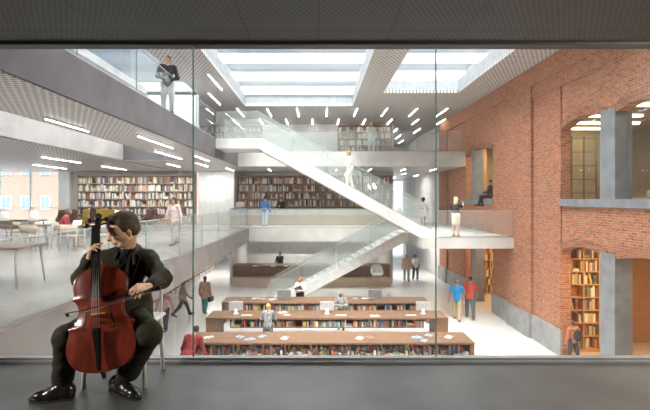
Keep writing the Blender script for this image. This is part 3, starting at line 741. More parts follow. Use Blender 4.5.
for a in ((209,337.5,'open magazine on the closest book table beside the red-jacketed man','mag_print',.4,True),(240,337,'blue magazine on the closest book table below the blonde reader','mag_blue',.9,False),
          (250,339.5,'open pale blue magazine on the closest book table beside the blue magazine','mag_blue',.7,True),(262,336.5,'dark blue magazine lying askew on the closest book table','mag_blue',-.6,False),(285,338,'small grey open booklet on the closest book table, second gap from the blonde reader','mag_print',1.2,True),
          (360,338,'open grey magazine on the closest book table below the bald reader','mag_print',1.1,True),(370,337.5,'dark red magazine beside the open grey one on the closest book table','mag_dark',.4,False),
          (417,337.5,'dark blue magazine with curled pages on the closest book table','mag_blue',.5,True),(424,340.5,'blue magazine half beside the curled one on the closest book table','mag_blue',-.5,False),(429,335.5,'pale blue magazine towards the rear of the closest book table','mag_blue',.8,False),(449,337,'open white magazine at the end of the closest book table','mag_print',.9,True)):
    magazine(a[0],a[1],TOP,a[2],M_[a[3]],a[4],a[5],.72 if a[5] else .8)
for a in ((243,298.5,'dark magazine on the farthest book table by the strollers','mag_dark',.4,False),(235,300.5,'red-toned magazine at the end of the farthest book table','mag_dark',1.2,True),(256,298.5,'open white magazine on the farthest book table behind the blonde reader','mag_print',.2,True),(263,299,'white booklet on the farthest book table beside the blonde reader','mag_print',1.,False),
          (273,299.5,'folded white newspaper on the farthest book table near the redhead','mag_print',.5,True),(355,298.5,'blue-grey booklet on the farthest book table beside the bald reader','mag_blue',.3,False),(366,298.5,'open white magazine on the farthest book table in front of the monitor','mag_print',.1,True),(373,298,'white leaflet at the monitor on the farthest book table','mag_print',.8,False),
          (283,312.5,'open white papers on the middle book table beside the blonde reader','mag_print',.5,True),(287,315,'white sheet on the middle book table next to the open papers','mag_print',1.1,False),(375,316,'white papers on the middle book table under the dark monitor','mag_print',.1,True)):
    magazine(a[0],a[1],TOP,a[2],M_[a[3]],a[4],a[5],.85)

# ---------------------------------------------------------------- counters
t = thing('service_counter', 'long wooden counter against the wall at the back of the lower hall', 'counter', (-.4,26.9,ZL))
B(-4.86,4.86,0,1.0,.0,1.1).build('front_panel', M_['wood'], t); MB().bbox(-4.88,4.88,-.06,1.05,1.1,1.16,.01).build('countertop', M_['wood'], t)
struct('trim_3', B(-5.3,4.4,26.3,26.84,ZL,ZL+.5), M_['wood_pale'])
for px, l in ((255,'nearest the lift core'),(273,'before the standing man'),(286,'beyond the standing man')):
    magazine(px, 266.0, ZL+1.16, 'white leaflet on the lower back counter, '+l, M_['paper'], .3, False, 1.3, 'white leaflets on the lower back counter')
t = thing('service_counter', 'long pale wooden service counter on the reading floor before the bookcase', 'counter', (-.5,26.2,0))
B(-4.8,4.6,.05,.8,0,.62).build('front_panel', M_['wood_pale'], t); B(-4.8,4.6,.03,.8,.62,.97).build('reflection_band', M_['white'], t); MB().bbox(-4.85,4.65,0,.85,.97,1.02,.01).build('countertop', M_['wood'], t)  # white upper band paints in the glass reflection across the counter front
for i in range(7): B(-4.8+1.34*(i+1)-.008,-4.8+1.34*(i+1)+.008,.024,.03,0,.96).build('panel_joint', M_['wood_shelf'], t)
t = thing('computer', 'white monitor standing at the end of the service counter by the lift core', 'computer', ((240-VX)*26.5/F,26.5,1.02), .25)
MB().bbox(-.25,.25,-.012,.012,.08,.40,.004).build('screen_panel', M_['white'], t); B(-.03,.03,.0,.05,0,.1).build('stand', M_['alu'], t); B(-.1,.1,-.08,.1,0,.008).build('stand_foot', M_['alu'], t)
t = thing('armchair', 'small white armchair behind the lower staircase by the back counter', 'armchair', ((377-VX)*25.3/F,25.3,ZL+.5))
sdf_add(MB(), [ell_((0,0,.42),(.34,.3,.1)), cap_((-.3,-.1,.5),(-.3,.2,.6),.07), cap_((.3,-.1,.5),(.3,.2,.6),.07), ell_((0,.24,.68),(.36,.09,.3))], .02, .05).build('shell', M_['white'], t)
for sx in (-.2,.2):
    for sy in (-.15,.15): MB().tube([(sx,sy,.4),(sx*1.2,sy*1.2,0)], .018, 6).build('leg', M_['steel'], t)

# ---------------------------------------------------------------- reading area furniture on the left
M_['chair_metal'] = mat('chair_white_metal', (.68,.65,.62), .35); M_['chair_shell'] = mat('chair_shell_fabric', (.55,.47,.39), .8)
M_['brown'] = mat('brown_leather', (.22,.11,.07), .45); M_['yellow'] = mat('yellow_fabric', (.75,.52,.06), .8)
def table(label, x, y, L, D, h=.74):
    t = thing('reading_table', label, 'table', (x,y,0))
    MB().bbox(-L/2,L/2,-D/2,D/2,h-.045,h,.006).build('tabletop', M_['wood'], t)
    for sx in (-1,1):
        for sy in (-1,1): MB().tube([(sx*(L/2-.12),sy*(D/2-.1),h-.045),(sx*(L/2-.06),sy*(D/2-.05),0)], [.028,.018], 8).build('leg', M_['chair_metal'], t)
    return t
def chair(label, x, y, rz, grp='white metal reading chairs'):
    t = thing('reading_chair', label, 'chair', (x,y,0), rz, grp)
    MB().bbox(-.23,.23,-.22,.22,.44,.475,.012).build('seat', M_['chair_shell'], t)
    mb = MB(); pts = []
    n = 8
    for z, b in ((.56,0),(.82,.05)):
        for i in range(n+1):
            a = -1.1+2.2*i/n; pts.append((.27*math.sin(a)/math.sin(1.1), -.15-b-.10*math.cos(a), z))
    vs = [Vector(p) for p in pts]+[Vector(p)+Vector((0,.022,0)) for p in pts]; fs = []
    for i in range(n): fs += [(i,i+1,n+2+i,n+1+i),(i+2*n+2,i+3*n+3,i+3*n+4,i+2*n+3),(i+n+1,i+n+2,i+3*n+4,i+3*n+3),(i,i+2*n+2,i+2*n+3,i+1)]
    mb.add(vs, fs, 0, True); mb.build('backrest', M_['chair_shell'], t)
    for sx in (-1,1):
        MB().tube([(sx*.25,.2,.64),(sx*.27,-.2,.66),(sx*.25,-.24,.8)], .014, 6).build('armrest', M_['chair_metal'], t)
        MB().tube([(sx*.25,.2,.64),(sx*.25,.2,.45),(sx*.27,.24,0)], [.014,.016,.012], 6).build('leg', M_['chair_metal'], t)
        MB().tube([(sx*.26,-.2,.66),(sx*.24,-.22,.44),(sx*.26,-.27,0)], [.014,.016,.012], 6).build('leg', M_['chair_metal'], t)
    return t
def desk_lamp(label, x, y, z=.74, s=1.):
    t = thing('desk_lamp', label, 'lamp', (x,y,z), 0, 'white-shaded reading lamps')
    MB().lathe([(.09*s,0),(.09*s,.015),(.02*s,.025)], n=14).build('base', M_['steel'], t)
    MB().tube([(0,0,.02),(0,0,.42*s),(.02*s,0,.5*s),(.09*s,0,.53*s),(.14*s,0,.5*s),(.15*s,0,.44*s)], .009*s, 6).build('stem', M_['wood_shelf'], t)
    MB().lathe([(.15*s,.16*s),(.115*s,.45*s),(.03*s,.46*s)], (.15*s,0,0), 16).build('lamp_shade', M_['lampshade'], t)
M_['lampshade'] = mat('lamp_shade_white', (.93,.91,.86), .8, emit=.35)
table('long reading table with wooden top carrying the white lamps at the window side', -9.95, 14.1, 1.9, 1.0)
table('reading table with wooden top beside the red-topped reader, towards the cellist', -7.2, 14.8, 1.35, .9)
table('nearest wooden table at the glass, cut by the photograph edge', -6.05, 8.1, 1.5, .9)
table('reading table deeper in the room before the bookcase', -12.4, 17.6, 2.2, 1.0)
chair('white metal chair back-on at the window-side table, half out of the picture', -9.9, 12.9, 0)
chair('white metal chair back-on between the window-side table and the red-topped reader', -8.75, 13.3, 0)
chair('white metal chair back-on at the table to the cellist side of the red-topped reader', -7.65, 13.5, 0)
chair('white metal chair on which the red-topped reader sits', -8.45, 14.35, -1.35)
chair('white metal chair beyond the cello pegs at the further table', -6.9, 13.9, .2)
chair('white metal chair at the nearest table by the glass', -5.95, 7.35, .15)
chair('white metal chair far side of the window-side table', -10.3, 15.1, 3.1)
chair('white metal chair behind the reader at the deep table', -11.9, 16.7, 0)
desk_lamp('white-shaded lamp on the window-side table at the picture edge', -10.35, 14.1, s=1.)
desk_lamp('white-shaded lamp on the window-side table nearer the red-topped reader', -9.4, 14.1, s=1.)
desk_lamp('white-shaded lamp on the table on the cellist side of the reader', -7.0, 14.9, s=1.)
desk_lamp('small white-shaded lamp above the cellist, on the deep table', -11.7, 17.6, s=1.)
def lounge(label, px, Y, m, rz, grp='lounge armchairs before the bookcase'):
    x = (px-VX)*Y/F; t = thing('armchair', label, 'armchair', (x,Y,0), rz, grp)
    sdf_add(MB(), [ell_((0,0,.36),(.42,.38,.13)), cap_((-.38,-.1,.4),(-.42,.28,.62),.09), cap_((.38,-.1,.4),(.42,.28,.62),.09), ell_((0,.32,.68),(.46,.13,.42)), cap_((-.3,.3,1.0),(.3,.3,1.0),.1)], .025, .07).build('shell', m, t)
    for sx in (-.28,.28):
        for sy in (-.24,.24): MB().tube([(sx,sy,.3),(sx*1.15,sy*1.15,0)], .02, 6).build('leg', M_['wood_shelf'], t)
lounge('brown leather armchair between the red-topped reader and the cello pegs', 69, 20.0, M_['brown'], .7)
lounge('yellow armchair turned sideways beside the brown one', 79, 21.0, M_['yellow'], -.9)
lounge('yellow armchair just above the cellist\'s forehead', 106, 21.5, M_['yellow'], .6)
lounge('brown leather armchair beyond the cellist near the walking woman', 147, 22.5, M_['brown'], -.5)
lounge('brown leather armchair behind the table with the reading lamps', 96, 23.5, M_['brown'], .2)
# things behind the upper arched window
for (x,y,l) in ((10.6,13.6,'behind the arched window by the red-clad visitor'),(9.6,11.0,'behind the arched window at the picture edge')):
    t = thing('desk', 'dark desk '+l, 'desk', (x,y,.3)); MB().bbox(-.5,.5,-.4,.4,1.3,1.36,.01).build('desktop', M_['wood_shelf'], t); B(-.48,.48,-.36,.36,0,1.3).build('cabinet', M_['wood_shelf'], t)
    for k, dx in enumerate((-.35,-.1,.2)):
        o = MB().lathe([(.05,0),(.07,.1),(.05,.2),(.02,.22)], (0,0,0), 12).build('vase', M_['screen'] if k%2 else M_['chair_shell'], None, (x+dx,y-.2,1.66)); tag(o, '%s vase on the dark desk %s' % (('small sand-coloured','small black','second sand-coloured')[k], l), 'vase')
M_['olive_metal'] = mat('olive_metal_frame', (.22,.18,.11), .5)
t = thing('lattice_screen', 'glazed shelving screen behind the upper arched window', 'screen', (9.5,15.8,.3))
for i in range(4): B(-.7+i*.45,-.66+i*.45,0,.05,0,3.6).build('upright', M_['olive_metal'], t)
for i in range(7): B(-.7,.69,0,.05,.5+i*.5,.53+i*.5).build('rail', M_['olive_metal'], t)
# ---------------------------------------------------------------- people
SK = {'fair':(.62,.39,.29),'tan':(.42,.24,.16),'dark':(.16,.085,.055)}
_mc = {}
def cm(name, col, rough=.8, **kw):
    k = (name, col)
    if k not in _mc: _mc[k] = mat(name, col, rough, **kw)
    return _mc[k]
def rotX(v, a, o):   # lean forward about the hip axis
    v = np.array(v, float)-o; c, s = math.cos(a), math.sin(a); return np.array([v[0], v[1]*c+v[2]*s, -v[1]*s+v[2]*c])+o
def head_prims(s, fat=1.):
    """head centred at origin, +y face, height s"""
    e = [ell_((0,-.05*s,.10*s),(.315*s,.39*s,.36*s)), ell_((0,.10*s,-.14*s),(.235*s,.26*s,.27*s)), ell_((0,.24*s,-.33*s),(.10*s,.10*s,.09*s)),
         cap_((0,.335*s,.03*s),(0,.43*s,-.10*s),.035*s,.055*s), ell_((0,.31*s,.09*s),(.20*s,.05*s,.04*s)), ell_((-.17*s,.22*s,-.08*s),(.08*s,.09*s,.08*s)), ell_((.17*s,.22*s,-.08*s),(.08*s,.09*s,.08*s)),
         ell_((0,.345*s,-.205*s),(.09*s,.035*s,.022*s)), ell_((0,.335*s,-.25*s),(.075*s,.035*s,.025*s)),
         ell_((-.325*s,-.02*s,-.03*s),(.03*s,.07*s,.12*s)), ell_((.325*s,-.02*s,-.03*s),(.03*s,.07*s,.12*s))]
    cut = [ell_((-.13*s,.40*s,.035*s),(.075*s,.07*s,.045*s)), ell_((.13*s,.40*s,.035*s),(.075*s,.07*s,.045*s))]
    return e, cut
def xf(prims, R, T):
    out = []
    R = np.array(R); T = np.array(T)
    for p in prims:
        if p[0] == 'c': out.append(('c', R@p[1]+T, R@p[2]+T, p[3], p[4]))
        else: out.append(('e', R@p[1]+T, p[2], R if p[3] is None else R@p[3]))
    return out
def Rz(a): c, s = math.cos(a), math.sin(a); return np.array([[c,-s,0],[s,c,0],[0,0,1]])
def Rx(a): c, s = math.cos(a), math.sin(a); return np.array([[1,0,0],[0,c,-s],[0,s,c]])
def Ry(a): c, s = math.cos(a), math.sin(a); return np.array([[c,0,s],[0,1,0],[-s,0,c]])
def hand_prims(w, d, n, th, s, curl=.5, spread=.12, curls=None, thumb=None):
    """wrist w, direction d, palm normal n (side fingers curl to), thumb side th, hand length s"""
    w = np.array(w,float); d = np.array(d,float); d /= np.linalg.norm(d); n = np.array(n,float); n -= d*(n@d); n /= np.linalg.norm(n)
    t = np.cross(d, n); t = t if t@np.array(th,float) > 0 else -t
    R = np.stack([t, n, d], 1)
    P = [ell_(w+d*.26*s, (.225*s,.085*s,.30*s), R), cap_(w-d*.05*s, w+d*.12*s, .13*s,.15*s)]
    for i in range(4):
        off = (.17-.113*i)*s; L = (.44,.50,.46,.36)[i]*s; c = (curls[i] if curls else curl); r = .052*s
        b = w+d*.46*s+t*off; dd = d+t*(.17-.113*i)*spread*4; dd /= np.linalg.norm(dd); a = 0; p = b-dd*.06*s
        for seg, q in enumerate((.45,.32,.23)):
            a += c*(.75,1.1,.8)[seg]; v = dd*math.cos(a)+n*math.sin(a); e = p+v*L*q
            P.append(cap_(p, e, r*(1-.1*seg), r*(.93-.12*seg))); p = e
    if thumb is None: thumb = (.55, .5)
    p = w+d*.14*s+t*.17*s; v = d*.7+t*.75+n*.2; v /= np.linalg.norm(v); e = p+v*.24*s; P.append(cap_(p, e, .075*s,.06*s))
    v = d*(1-thumb[1]*.3)+t*.25+n*thumb[0]; v /= np.linalg.norm(v); e2 = e+v*.2*s; P.append(cap_(e, e2, .058*s,.052*s)); P.append(cap_(e2, e2+(v+n*.3*thumb[1])*.14*s, .052*s,.043*s))
    return P
def person(pos, yaw, label, H=1.75, skin='fair', top=(.1,.1,.1), bottom=(.05,.05,.07), shoe=(.03,.03,.03), hair=(.05,.03,.02), style='short',
           legs=((18,8),(-16,14)), arms=((-12,8,15,0),(14,8,20,0)), lean=0, sleeve='long', skirt=None, coat=0, head=(0,0), pat=None, fem=False, seat=False, h=None, bare=False, belly=1.):
    """yaw in degrees, 0 faces away from the camera; arms: (forward swing, out, elbow bend, inward) for left and right"""
    root = thing('person', label, 'person', pos, math.radians(yaw)); u = H
    h = h or (.013 if H > 1.3 else .011)
    hipz = .525*u; hw = .052*u; o0 = np.array([0,0,hipz]); la = math.radians(lean)
    K = []; ank = []
    for i, (a, b) in enumerate(legs):
        sx = -1 if i == 0 else 1; a, b = math.radians(a), math.radians(b)
        sp = .02*u if not seat else .035*u
        hp = np.array([sx*hw,0,hipz]); kn = hp+.245*u*np.array([sx*.06,math.sin(a),-math.cos(a)]); q = a-b
        an = kn+.235*u*np.array([0,math.sin(q),-math.cos(q)]); K.append((hp,kn,an,q))
    zmin = min(k[2][2] for k in K)-.042*u
    sh = np.array([0,0,-zmin])
    K = [(a+sh,b+sh,c+sh,q) for a,b,c,q in K]; o0 = o0+sh; hipz = o0[2]
    up = lambda x,y,z: rotX((x*u, y*u, hipz+z*u), la, o0)
    wv = .085 if fem else .098
    swd = .103 if fem else .118
    torso = [ell_(up(0,-.005,.01), (.098*u,.068*u,.075*u)), ell_(up(0,.002,.10), (.080*u*belly,.058*u*belly,.10*u)), ell_(up(0,-.002,.205), (wv*u,.064*u,.095*u)),
             cap_(up(-swd+.025,0,.275), up(swd-.025,0,.275), .042*u), cap_(up(0,0,.1),up(0,0,.24),.06*u)]
    if fem: torso += [ell_(up(-.038,.05,.205),(.036*u,.03*u,.035*u)), ell_(up(.038,.05,.205),(.036*u,.03*u,.035*u))]
    neck = [cap_(up(0,-.005,.28), up(0,.008,.345), .036*u,.032*u)]
    A = []
    for i, (sw, out, bend, inn) in enumerate(arms):
        sx = -1 if i == 0 else 1; s_, o_, b_, n_ = (math.radians(v) for v in (sw, out, bend, inn))
        S = up(sx*swd,0,.268); R0 = Rx(-la)@Ry(-sx*o_)@Rx(s_)   # swing forward, lift outward
        E = S+R0@np.array([0,0,-.172*u]); v = np.array([0,math.sin(b_)*math.cos(n_),-math.cos(b_)]); v[0] = -sx*math.sin(b_)*math.sin(n_)
        Wd = R0@v; Wp = E+Wd*.145*u; A.append((S,E,Wp,Wd,sx,R0))
    hc = up(0,.012,.405); hs = .132*u
    RH = Rx(-la*.5)@Rz(math.radians(head[0]))@Rx(math.radians(-head[1]))
    hp_, cut = head_prims(hs); hp_ = xf(hp_, RH, hc); cut = xf(cut, RH, hc)
    skm = cm('skin_'+skin, SK[skin], .5)
    arm_p = [p for (S,E,Wp,Wd,sx,R0) in A for p in (cap_(S,E,.030*u,.024*u), cap_(E,Wp,.0245*u,.017*u))]
    leg_p = [p for (a,b,c,q) in K for p in (cap_(a,b,.056*u,.035*u), cap_(b,b+(c-b)*.45,.034*u,.033*u), cap_(b+(c-b)*.4,c,.033*u,.02*u))]
    foot_p = []
    for (a,b,c,q) in K:
        tq = 0 if abs(c[2]-.042*u) < .01*u else min(0,q)*.8
        tip = c+np.array([0,.11*u*math.cos(tq),-.018*u+.11*u*math.sin(tq)]); foot_p.append([cap_(c+np.array([0,-.015*u,-.018*u]), c+np.array([0,.04*u*math.cos(tq),-.012*u+.04*u*math.sin(tq)]), .026*u,.024*u), cap_(c+np.array([0,.03*u,-.02*u]), tip, .024*u,.019*u)])
    mb = MB(); sdf_add(mb, torso+neck+arm_p+leg_p+[p for f in foot_p for p in f], h, .02*u)
    sdf_add(mb, hp_+[cap_(hc+RH@np.array([0,-.02*u,-.03*u]), up(0,-.004,.31), .033*u,.034*u)], h*.55, .012*u, cut=cut)
    for (S,E,Wp,Wd,sx,R0) in A:
        nrm = R0@np.array([-sx*.8,.3,0]); sdf_add(mb, hand_prims(Wp, Wd, nrm, R0@np.array([0,1,0])+np.array([0,0,.1]), .095*u, .35), h*.45, .004*u)
    for sx in (-1,1):   # eyes and brows
        sdf_add(mb, xf([ell_((sx*.13*hs,.325*hs,.035*hs),(.055*hs,.03*hs,.024*hs))], RH, hc), h*.3, .004, mi=1)
        sdf_add(mb, xf([ell_((sx*.13*hs,.345*hs,.105*hs),(.08*hs,.02*hs,.016*hs))], RH, hc), h*.3, .004, mi=2)
    sdf_add(mb, xf([ell_((0,.375*hs,-.225*hs),(.075*hs,.012*hs,.014*hs))], RH, hc), h*.3, .004, mi=3)
    hm = cm('hair', hair, .6); mb.build('body', [skm, cm('eye_dark',(.03,.02,.02),.2), hm, cm('lips',(.42,.17,.14),.5)], root)
    # hair
    X = lambda pr: xf(pr, RH, hc)
    fc = X([ell_((0,.42*hs,-.12*hs),(.30*hs,.25*hs,.37*hs)), ell_((0,.30*hs,-.45*hs),(.35*hs,.4*hs,.3*hs))])
    if style == 'short': hp = [ell_((0,-.07*hs,.14*hs),(.35*hs,.42*hs,.37*hs)), ell_((0,-.2*hs,-.08*hs),(.30*hs,.24*hs,.25*hs))]; hcut = fc+X([ell_((-.36*hs,.02*hs,-.1*hs),(.12*hs,.13*hs,.2*hs)), ell_((.36*hs,.02*hs,-.1*hs),(.12*hs,.13*hs,.2*hs))])
    elif style == 'bald': hp = [ell_((0,-.10*hs,.03*hs),(.335*hs,.37*hs,.16*hs)), ell_((0,-.2*hs,-.1*hs),(.28*hs,.23*hs,.17*hs))]; hcut = fc
    elif style == 'long': hp = [ell_((0,-.08*hs,.13*hs),(.38*hs,.44*hs,.39*hs)), cap_((-.26*hs,-.08*hs,0),(-.3*hs,-.12*hs,-.9*hs),.15*hs,.12*hs), cap_((.26*hs,-.08*hs,0),(.3*hs,-.12*hs,-.9*hs),.15*hs,.12*hs), cap_((0,-.26*hs,0),(0,-.34*hs,-1.05*hs),.27*hs,.22*hs)]; hcut = fc
    elif style == 'bob': hp = [ell_((0,-.08*hs,.10*hs),(.42*hs,.46*hs,.42*hs)), cap_((-.3*hs,-.02*hs,-.05*hs),(-.3*hs,0,-.4*hs),.16*hs,.13*hs), cap_((.3*hs,-.02*hs,-.05*hs),(.3*hs,0,-.4*hs),.16*hs,.13*hs), ell_((0,-.25*hs,-.2*hs),(.32*hs,.2*hs,.3*hs))]; hcut = fc
    else: hp = [ell_((0,-.12*hs,.15*hs),(.52*hs,.52*hs,.48*hs)), ell_((-.35*hs,-.1*hs,-.1*hs),(.22*hs,.25*hs,.3*hs)), ell_((.35*hs,-.1*hs,-.1*hs),(.22*hs,.25*hs,.3*hs))]; hcut = fc
    sdf_add(MB(), X(hp), h*.55, .01*u, cut=hcut).build('hair', hm, root)
    # clothes
    folds = lambda X_,Y_,Z_: .0035*np.sin(Z_*38+X_*21)*np.sin(X_*33+Y_*29+Z_*9)
    tm = cm('top', top, .85, **(dict(col2=pat[0], scale=pat[1], stretch=(1,1,1)) if pat else {}))
    tp = list(torso)+[cap_(up(-.032,-.002,-.005),up(.032,-.002,-.005),.066*u), cap_(up(0,0,.04),up(0,0,.2),.075*u)]
    if coat: tp += [cap_(up(-.02,-.01,-.02),up(-.02,-.01,-coat),.092*u,.088*u), cap_(up(.02,-.01,-.02),up(.02,-.01,-coat),.092*u,.088*u)]
    for (S,E,Wp,Wd,sx,R0) in A:
        if bare: continue
        tp.append(cap_(S,E if sleeve == 'long' else S+(E-S)*.75,.033*u,.030*u))
        if sleeve == 'long': tp.append(cap_(E,Wp,.029*u,.023*u))
    nk = [cap_(up(0,.012,.315), up(0,.02,.40), .041*u,.05*u)]
    sdf_add(MB(), tp, h, .022*u, cut=nk, noise=folds, grow=.008).build('jacket' if coat else 'shirt', tm, root)
    if skirt:
        sdf_add(MB(), [ell_(up(0,-.005,.02),(.098*u,.072*u,.07*u)), cap_(up(-.015,0,0), up(-.02,.0,-skirt), .088*u,.082*u), cap_(up(.015,0,0), up(.02,.0,-skirt), .088*u,.082*u)], h, .02*u, noise=folds, grow=.01).build('skirt', cm('skirt', bottom, .8), root)
    else:
        bp = [ell_(K[0][0]*.5+K[1][0]*.5+np.array([0,-.005*u,.01*u]),(.098*u,.070*u,.06*u))]
        for (a,b,c,q) in K: bp += [cap_(a,b,.058*u,.042*u), cap_(b,c,.040*u,.034*u)]
        sdf_add(MB(), bp, h, .018*u, noise=folds, grow=.007).build('trousers', cm('trousers', bottom, .85), root)
    for f in foot_p: sdf_add(MB(), f, h*.7, .012*u, grow=.004).build('shoe', cm('shoe', shoe, .4), root)
    return root, dict(A=A, up=up, K=K, yaw=math.radians(yaw), pos=Vector(pos))
def wpt(info, v):
    v = Rz(info['yaw'])@np.array(v, float); return Vector(v)+info['pos']
def bag(info, side, label, col, sz=(.30,.12,.24), drop=.25, cat='bag', name='handbag'):
    S,E,Wp,Wd,sx,R0 = info['A'][side]; p = wpt(info, Wp)+Vector((0,0,-.07))
    t = thing(name, label, cat, (p.x,p.y,p.z-drop-sz[2]/2), info['yaw']); m = cm('bag', col, .5)
    MB().bbox(-sz[1]/2,sz[1]/2,-sz[0]/2,sz[0]/2,0,sz[2],.03).build('bag_body', m, t)
    MB().tube([(0,-sz[0]*.3,sz[2]*.9),(0,-sz[0]*.15,sz[2]+drop*.8),(0,0,sz[2]+drop),(0,sz[0]*.15,sz[2]+drop*.8),(0,sz[0]*.3,sz[2]*.9)], .011, 6).build('handle', m, t)
WALK = ((20,6),(-18,18)); WALKARM = ((-16,7,18,0),(18,7,25,0)); STAND = ((3,3),(-3,3)); HANG = ((2,8,12,0),(2,8,12,0))
HOLD = ((22,4,85,45),(18,4,85,45))
# reading floor, left
_, i = person(at(174,245,0), 165, 'person with long brown hair and pink top walking on the left reading floor', 1.72, 'fair', (.72,.50,.50), (.28,.27,.26), (.12,.09,.08), (.14,.07,.04), 'long', WALK, ((-14,8,20,0),(16,10,70,40)), coat=.03, fem=True, pat=((.85,.75,.75),14))
bag(i, 1, 'tan shoulder bag carried by the walking woman on the reading floor', (.50,.28,.14), (.32,.12,.24), .02)
person((-8.42,14.25,-.0), -70, 'person in a red top with brown bob sitting and reading at the left tables', 1.68, 'fair', (.42,.045,.06), (.40,.30,.24), (.42,.18,.08), (.16,.08,.05), 'bob', ((82,86),(86,80)), ((30,4,75,25),(30,4,75,25)), lean=14, seat=True, head=(0,-35), fem=True)
o = MB().bbox(-.13,.13,-.16,.16,0,.014,.004).build('open_book', M_['paper'], None, (-8.02,14.42,.80)); o.rotation_euler = (.5,0,.4); tag(o, 'white open book held by the red-topped seated reader', 'book')
# upper left gallery
person((-4.62,13.3,Z3), 200, 'person in a black sweater and pale trousers standing at the upper left balustrade', 1.82, 'fair', (.035,.03,.03), (.55,.57,.52), (.1,.08,.07), (.10,.05,.03), 'short', STAND, ((5,14,75,60),(10,14,75,60)), head=(-30,-22))
# back gallery
person(at(265,226,0), -15, 'person in a blue shirt standing at the service counter', 1.78, 'fair', (.07,.20,.50), (.60,.66,.74), (.2,.15,.1), (.05,.03,.02), 'short', STAND, ((20,6,60,20),(6,8,15,0)))
_, i = person(((281-VX)*27.5/F,27.5,0), 165, 'person in black behind the service counter holding white papers', 1.74, 'fair', (.03,.03,.035), (.05,.05,.05), hair=(.20,.08,.04), style='short', legs=STAND, arms=HOLD)
# landing by the brick wall
person(at(456,236.5,0), -35, 'person with blonde hair and cream skirt on the landing, arm raised', 1.70, 'fair', (.035,.03,.035), (.80,.68,.58), (.25,.12,.08), (.78,.60,.34), 'long', STAND, ((10,6,95,35),(70,12,60,0)), skirt=.17, sleeve='short', fem=True, head=(-35,0))
person(at(423,226,0), 150, 'person with dark curly hair and white dress on the landing corridor', 1.70, 'dark', (.80,.72,.68), (.80,.72,.68), (.55,.4,.3), (.03,.02,.015), 'curly', STAND, ((-8,14,25,0),(12,6,80,50)), skirt=.13, sleeve='short', fem=True, head=(-30,-10))
# long staircase
zs = 4.2*(4.95-(352-VX)*19.3/F)/7.6
k_ = (4.95-(350-VX)*19.3/F)/7.6*24; zs = math.floor(k_)*4.2/24+.0
person(((350-VX)*19.3/F,19.3,math.ceil(k_)*4.2/24), 115, 'person in a pale outfit with auburn hair going up the long staircase', 1.68, 'fair', (.82,.78,.70), (.84,.80,.74), (.5,.4,.3), (.36,.20,.10), 'long', ((38,45),(-10,6)), ((30,10,70,10),(-10,8,20,0)), lean=6, fem=True)
# upper back gallery
person(((371-VX)*24.4/F,24.4,Z3), 10, 'person in a pale coat at the bookcase on the upper back gallery', 1.72, 'fair', (.80,.78,.74), (.72,.70,.67), (.3,.3,.3), (.45,.38,.30), 'short', STAND, HANG, coat=.12)
# inside the openings
person((8.36,21.0,1.60), 60, 'person in a dark suit sitting on the sill of the small brick window', 1.7, 'tan', (.04,.04,.05), (.03,.03,.04), (.02,.02,.02), (.03,.02,.015), 'short', ((84,70),(84,90)), ((20,6,70,40),(20,6,70,40)), seat=True)[0].location.z = 1.60-.445+.09
person((9.0,13.55,.3), 200, 'person in a red dress behind the upper arched window', 2.0, 'tan', (.34,.05,.045), (.34,.05,.045), (.05,.02,.02), (.06,.03,.02), 'bob', STAND, ((20,8,110,10),(5,10,15,0)), skirt=.2, fem=True)
_, i = person((8.32,14.1,ZL), 12, 'person in a red plaid shirt and jeans stepping into the lower arched opening', 1.36, 'tan', (.36,.09,.05), (.07,.07,.10), (.05,.04,.04), (.09,.04,.02), 'short', ((8,4),(-8,6)), HANG, pat=((.55,.26,.12),22), head=(-40,-15))
p = wpt(i, i['up'](0,-.105,.10))
t = thing('backpack', 'black backpack worn by the plaid-shirted child in the brick opening', 'backpack', p, i['yaw'])
sdf_add(MB(), [ell_((0,-.03,.06),(.13,.07,.20)), ell_((0,-.08,-.02),(.10,.05,.10))], .012, .02).build('bag_body', cm('backpack',(.02,.02,.024),.6), t)
for sx in (-1,1): MB().tube([(sx*.08,.02,.2),(sx*.09,.09,.24),(sx*.085,.16,.14),(sx*.09,.15,-.02),(sx*.09,.02,-.08)], .014, 6).build('strap', cm('backpack',(.02,.02,.024),.6), t)
# lower hall
person(at(165,330,ZL), 175, 'person in a pink plaid shirt and dark jeans walking under the left gallery', 1.66, 'tan', (.42,.17,.19), (.05,.05,.09), (.04,.03,.03), (.04,.02,.02), 'short', ((16,10),(-14,12)), ((-22,10,20,0),(20,10,20,0)), pat=((.62,.42,.42),20))
person(at(183,316,ZL), -62, 'person in a camel jacket and black trousers striding behind the plaid walker', 1.74, 'dark', (.34,.26,.19), (.05,.045,.05), (.03,.03,.03), (.02,.015,.01), 'short', ((26,8),(-24,22)), ((-16,8,20,0),(18,8,30,0)), coat=.03)
_, i = person(at(205,313,ZL), -12, 'person in a tan hooded coat and teal trousers carrying a dark bag', 1.74, 'dark', (.40,.26,.19), (.07,.30,.27), (.10,.12,.12), (.02,.015,.01), 'short', ((8,4),(-12,12)), ((4,12,15,0),(2,6,10,0)), coat=.07)
bag(i, 1, 'dark handbag hanging from the hand of the tan-coated walker', (.05,.045,.03), (.34,.14,.24), .10)
r_, i = person((((188-VX)*12.0/F),12.0,ZL), -14, 'person in a dark red jacket bending over the closest book table', 1.84, 'tan', (.28,.028,.03), (.05,.04,.05), (.03,.03,.03), (.025,.018,.014), 'short', ((6,6),(-6,6)), ((25,16,30,0),(38,16,35,0)), lean=36, coat=.06, h=.012, head=(0,-10))
_, i = person(at(457,320,ZL), -22, 'person in a bright blue shirt and beige trousers walking in the lower hall', 1.83, 'tan', (.01,.22,.52), (.46,.36,.22), (.10,.05,.03), (.05,.04,.03), 'bald', ((20,10),(-14,10)), ((-8,10,18,0),(14,10,35,0)), sleeve='short')
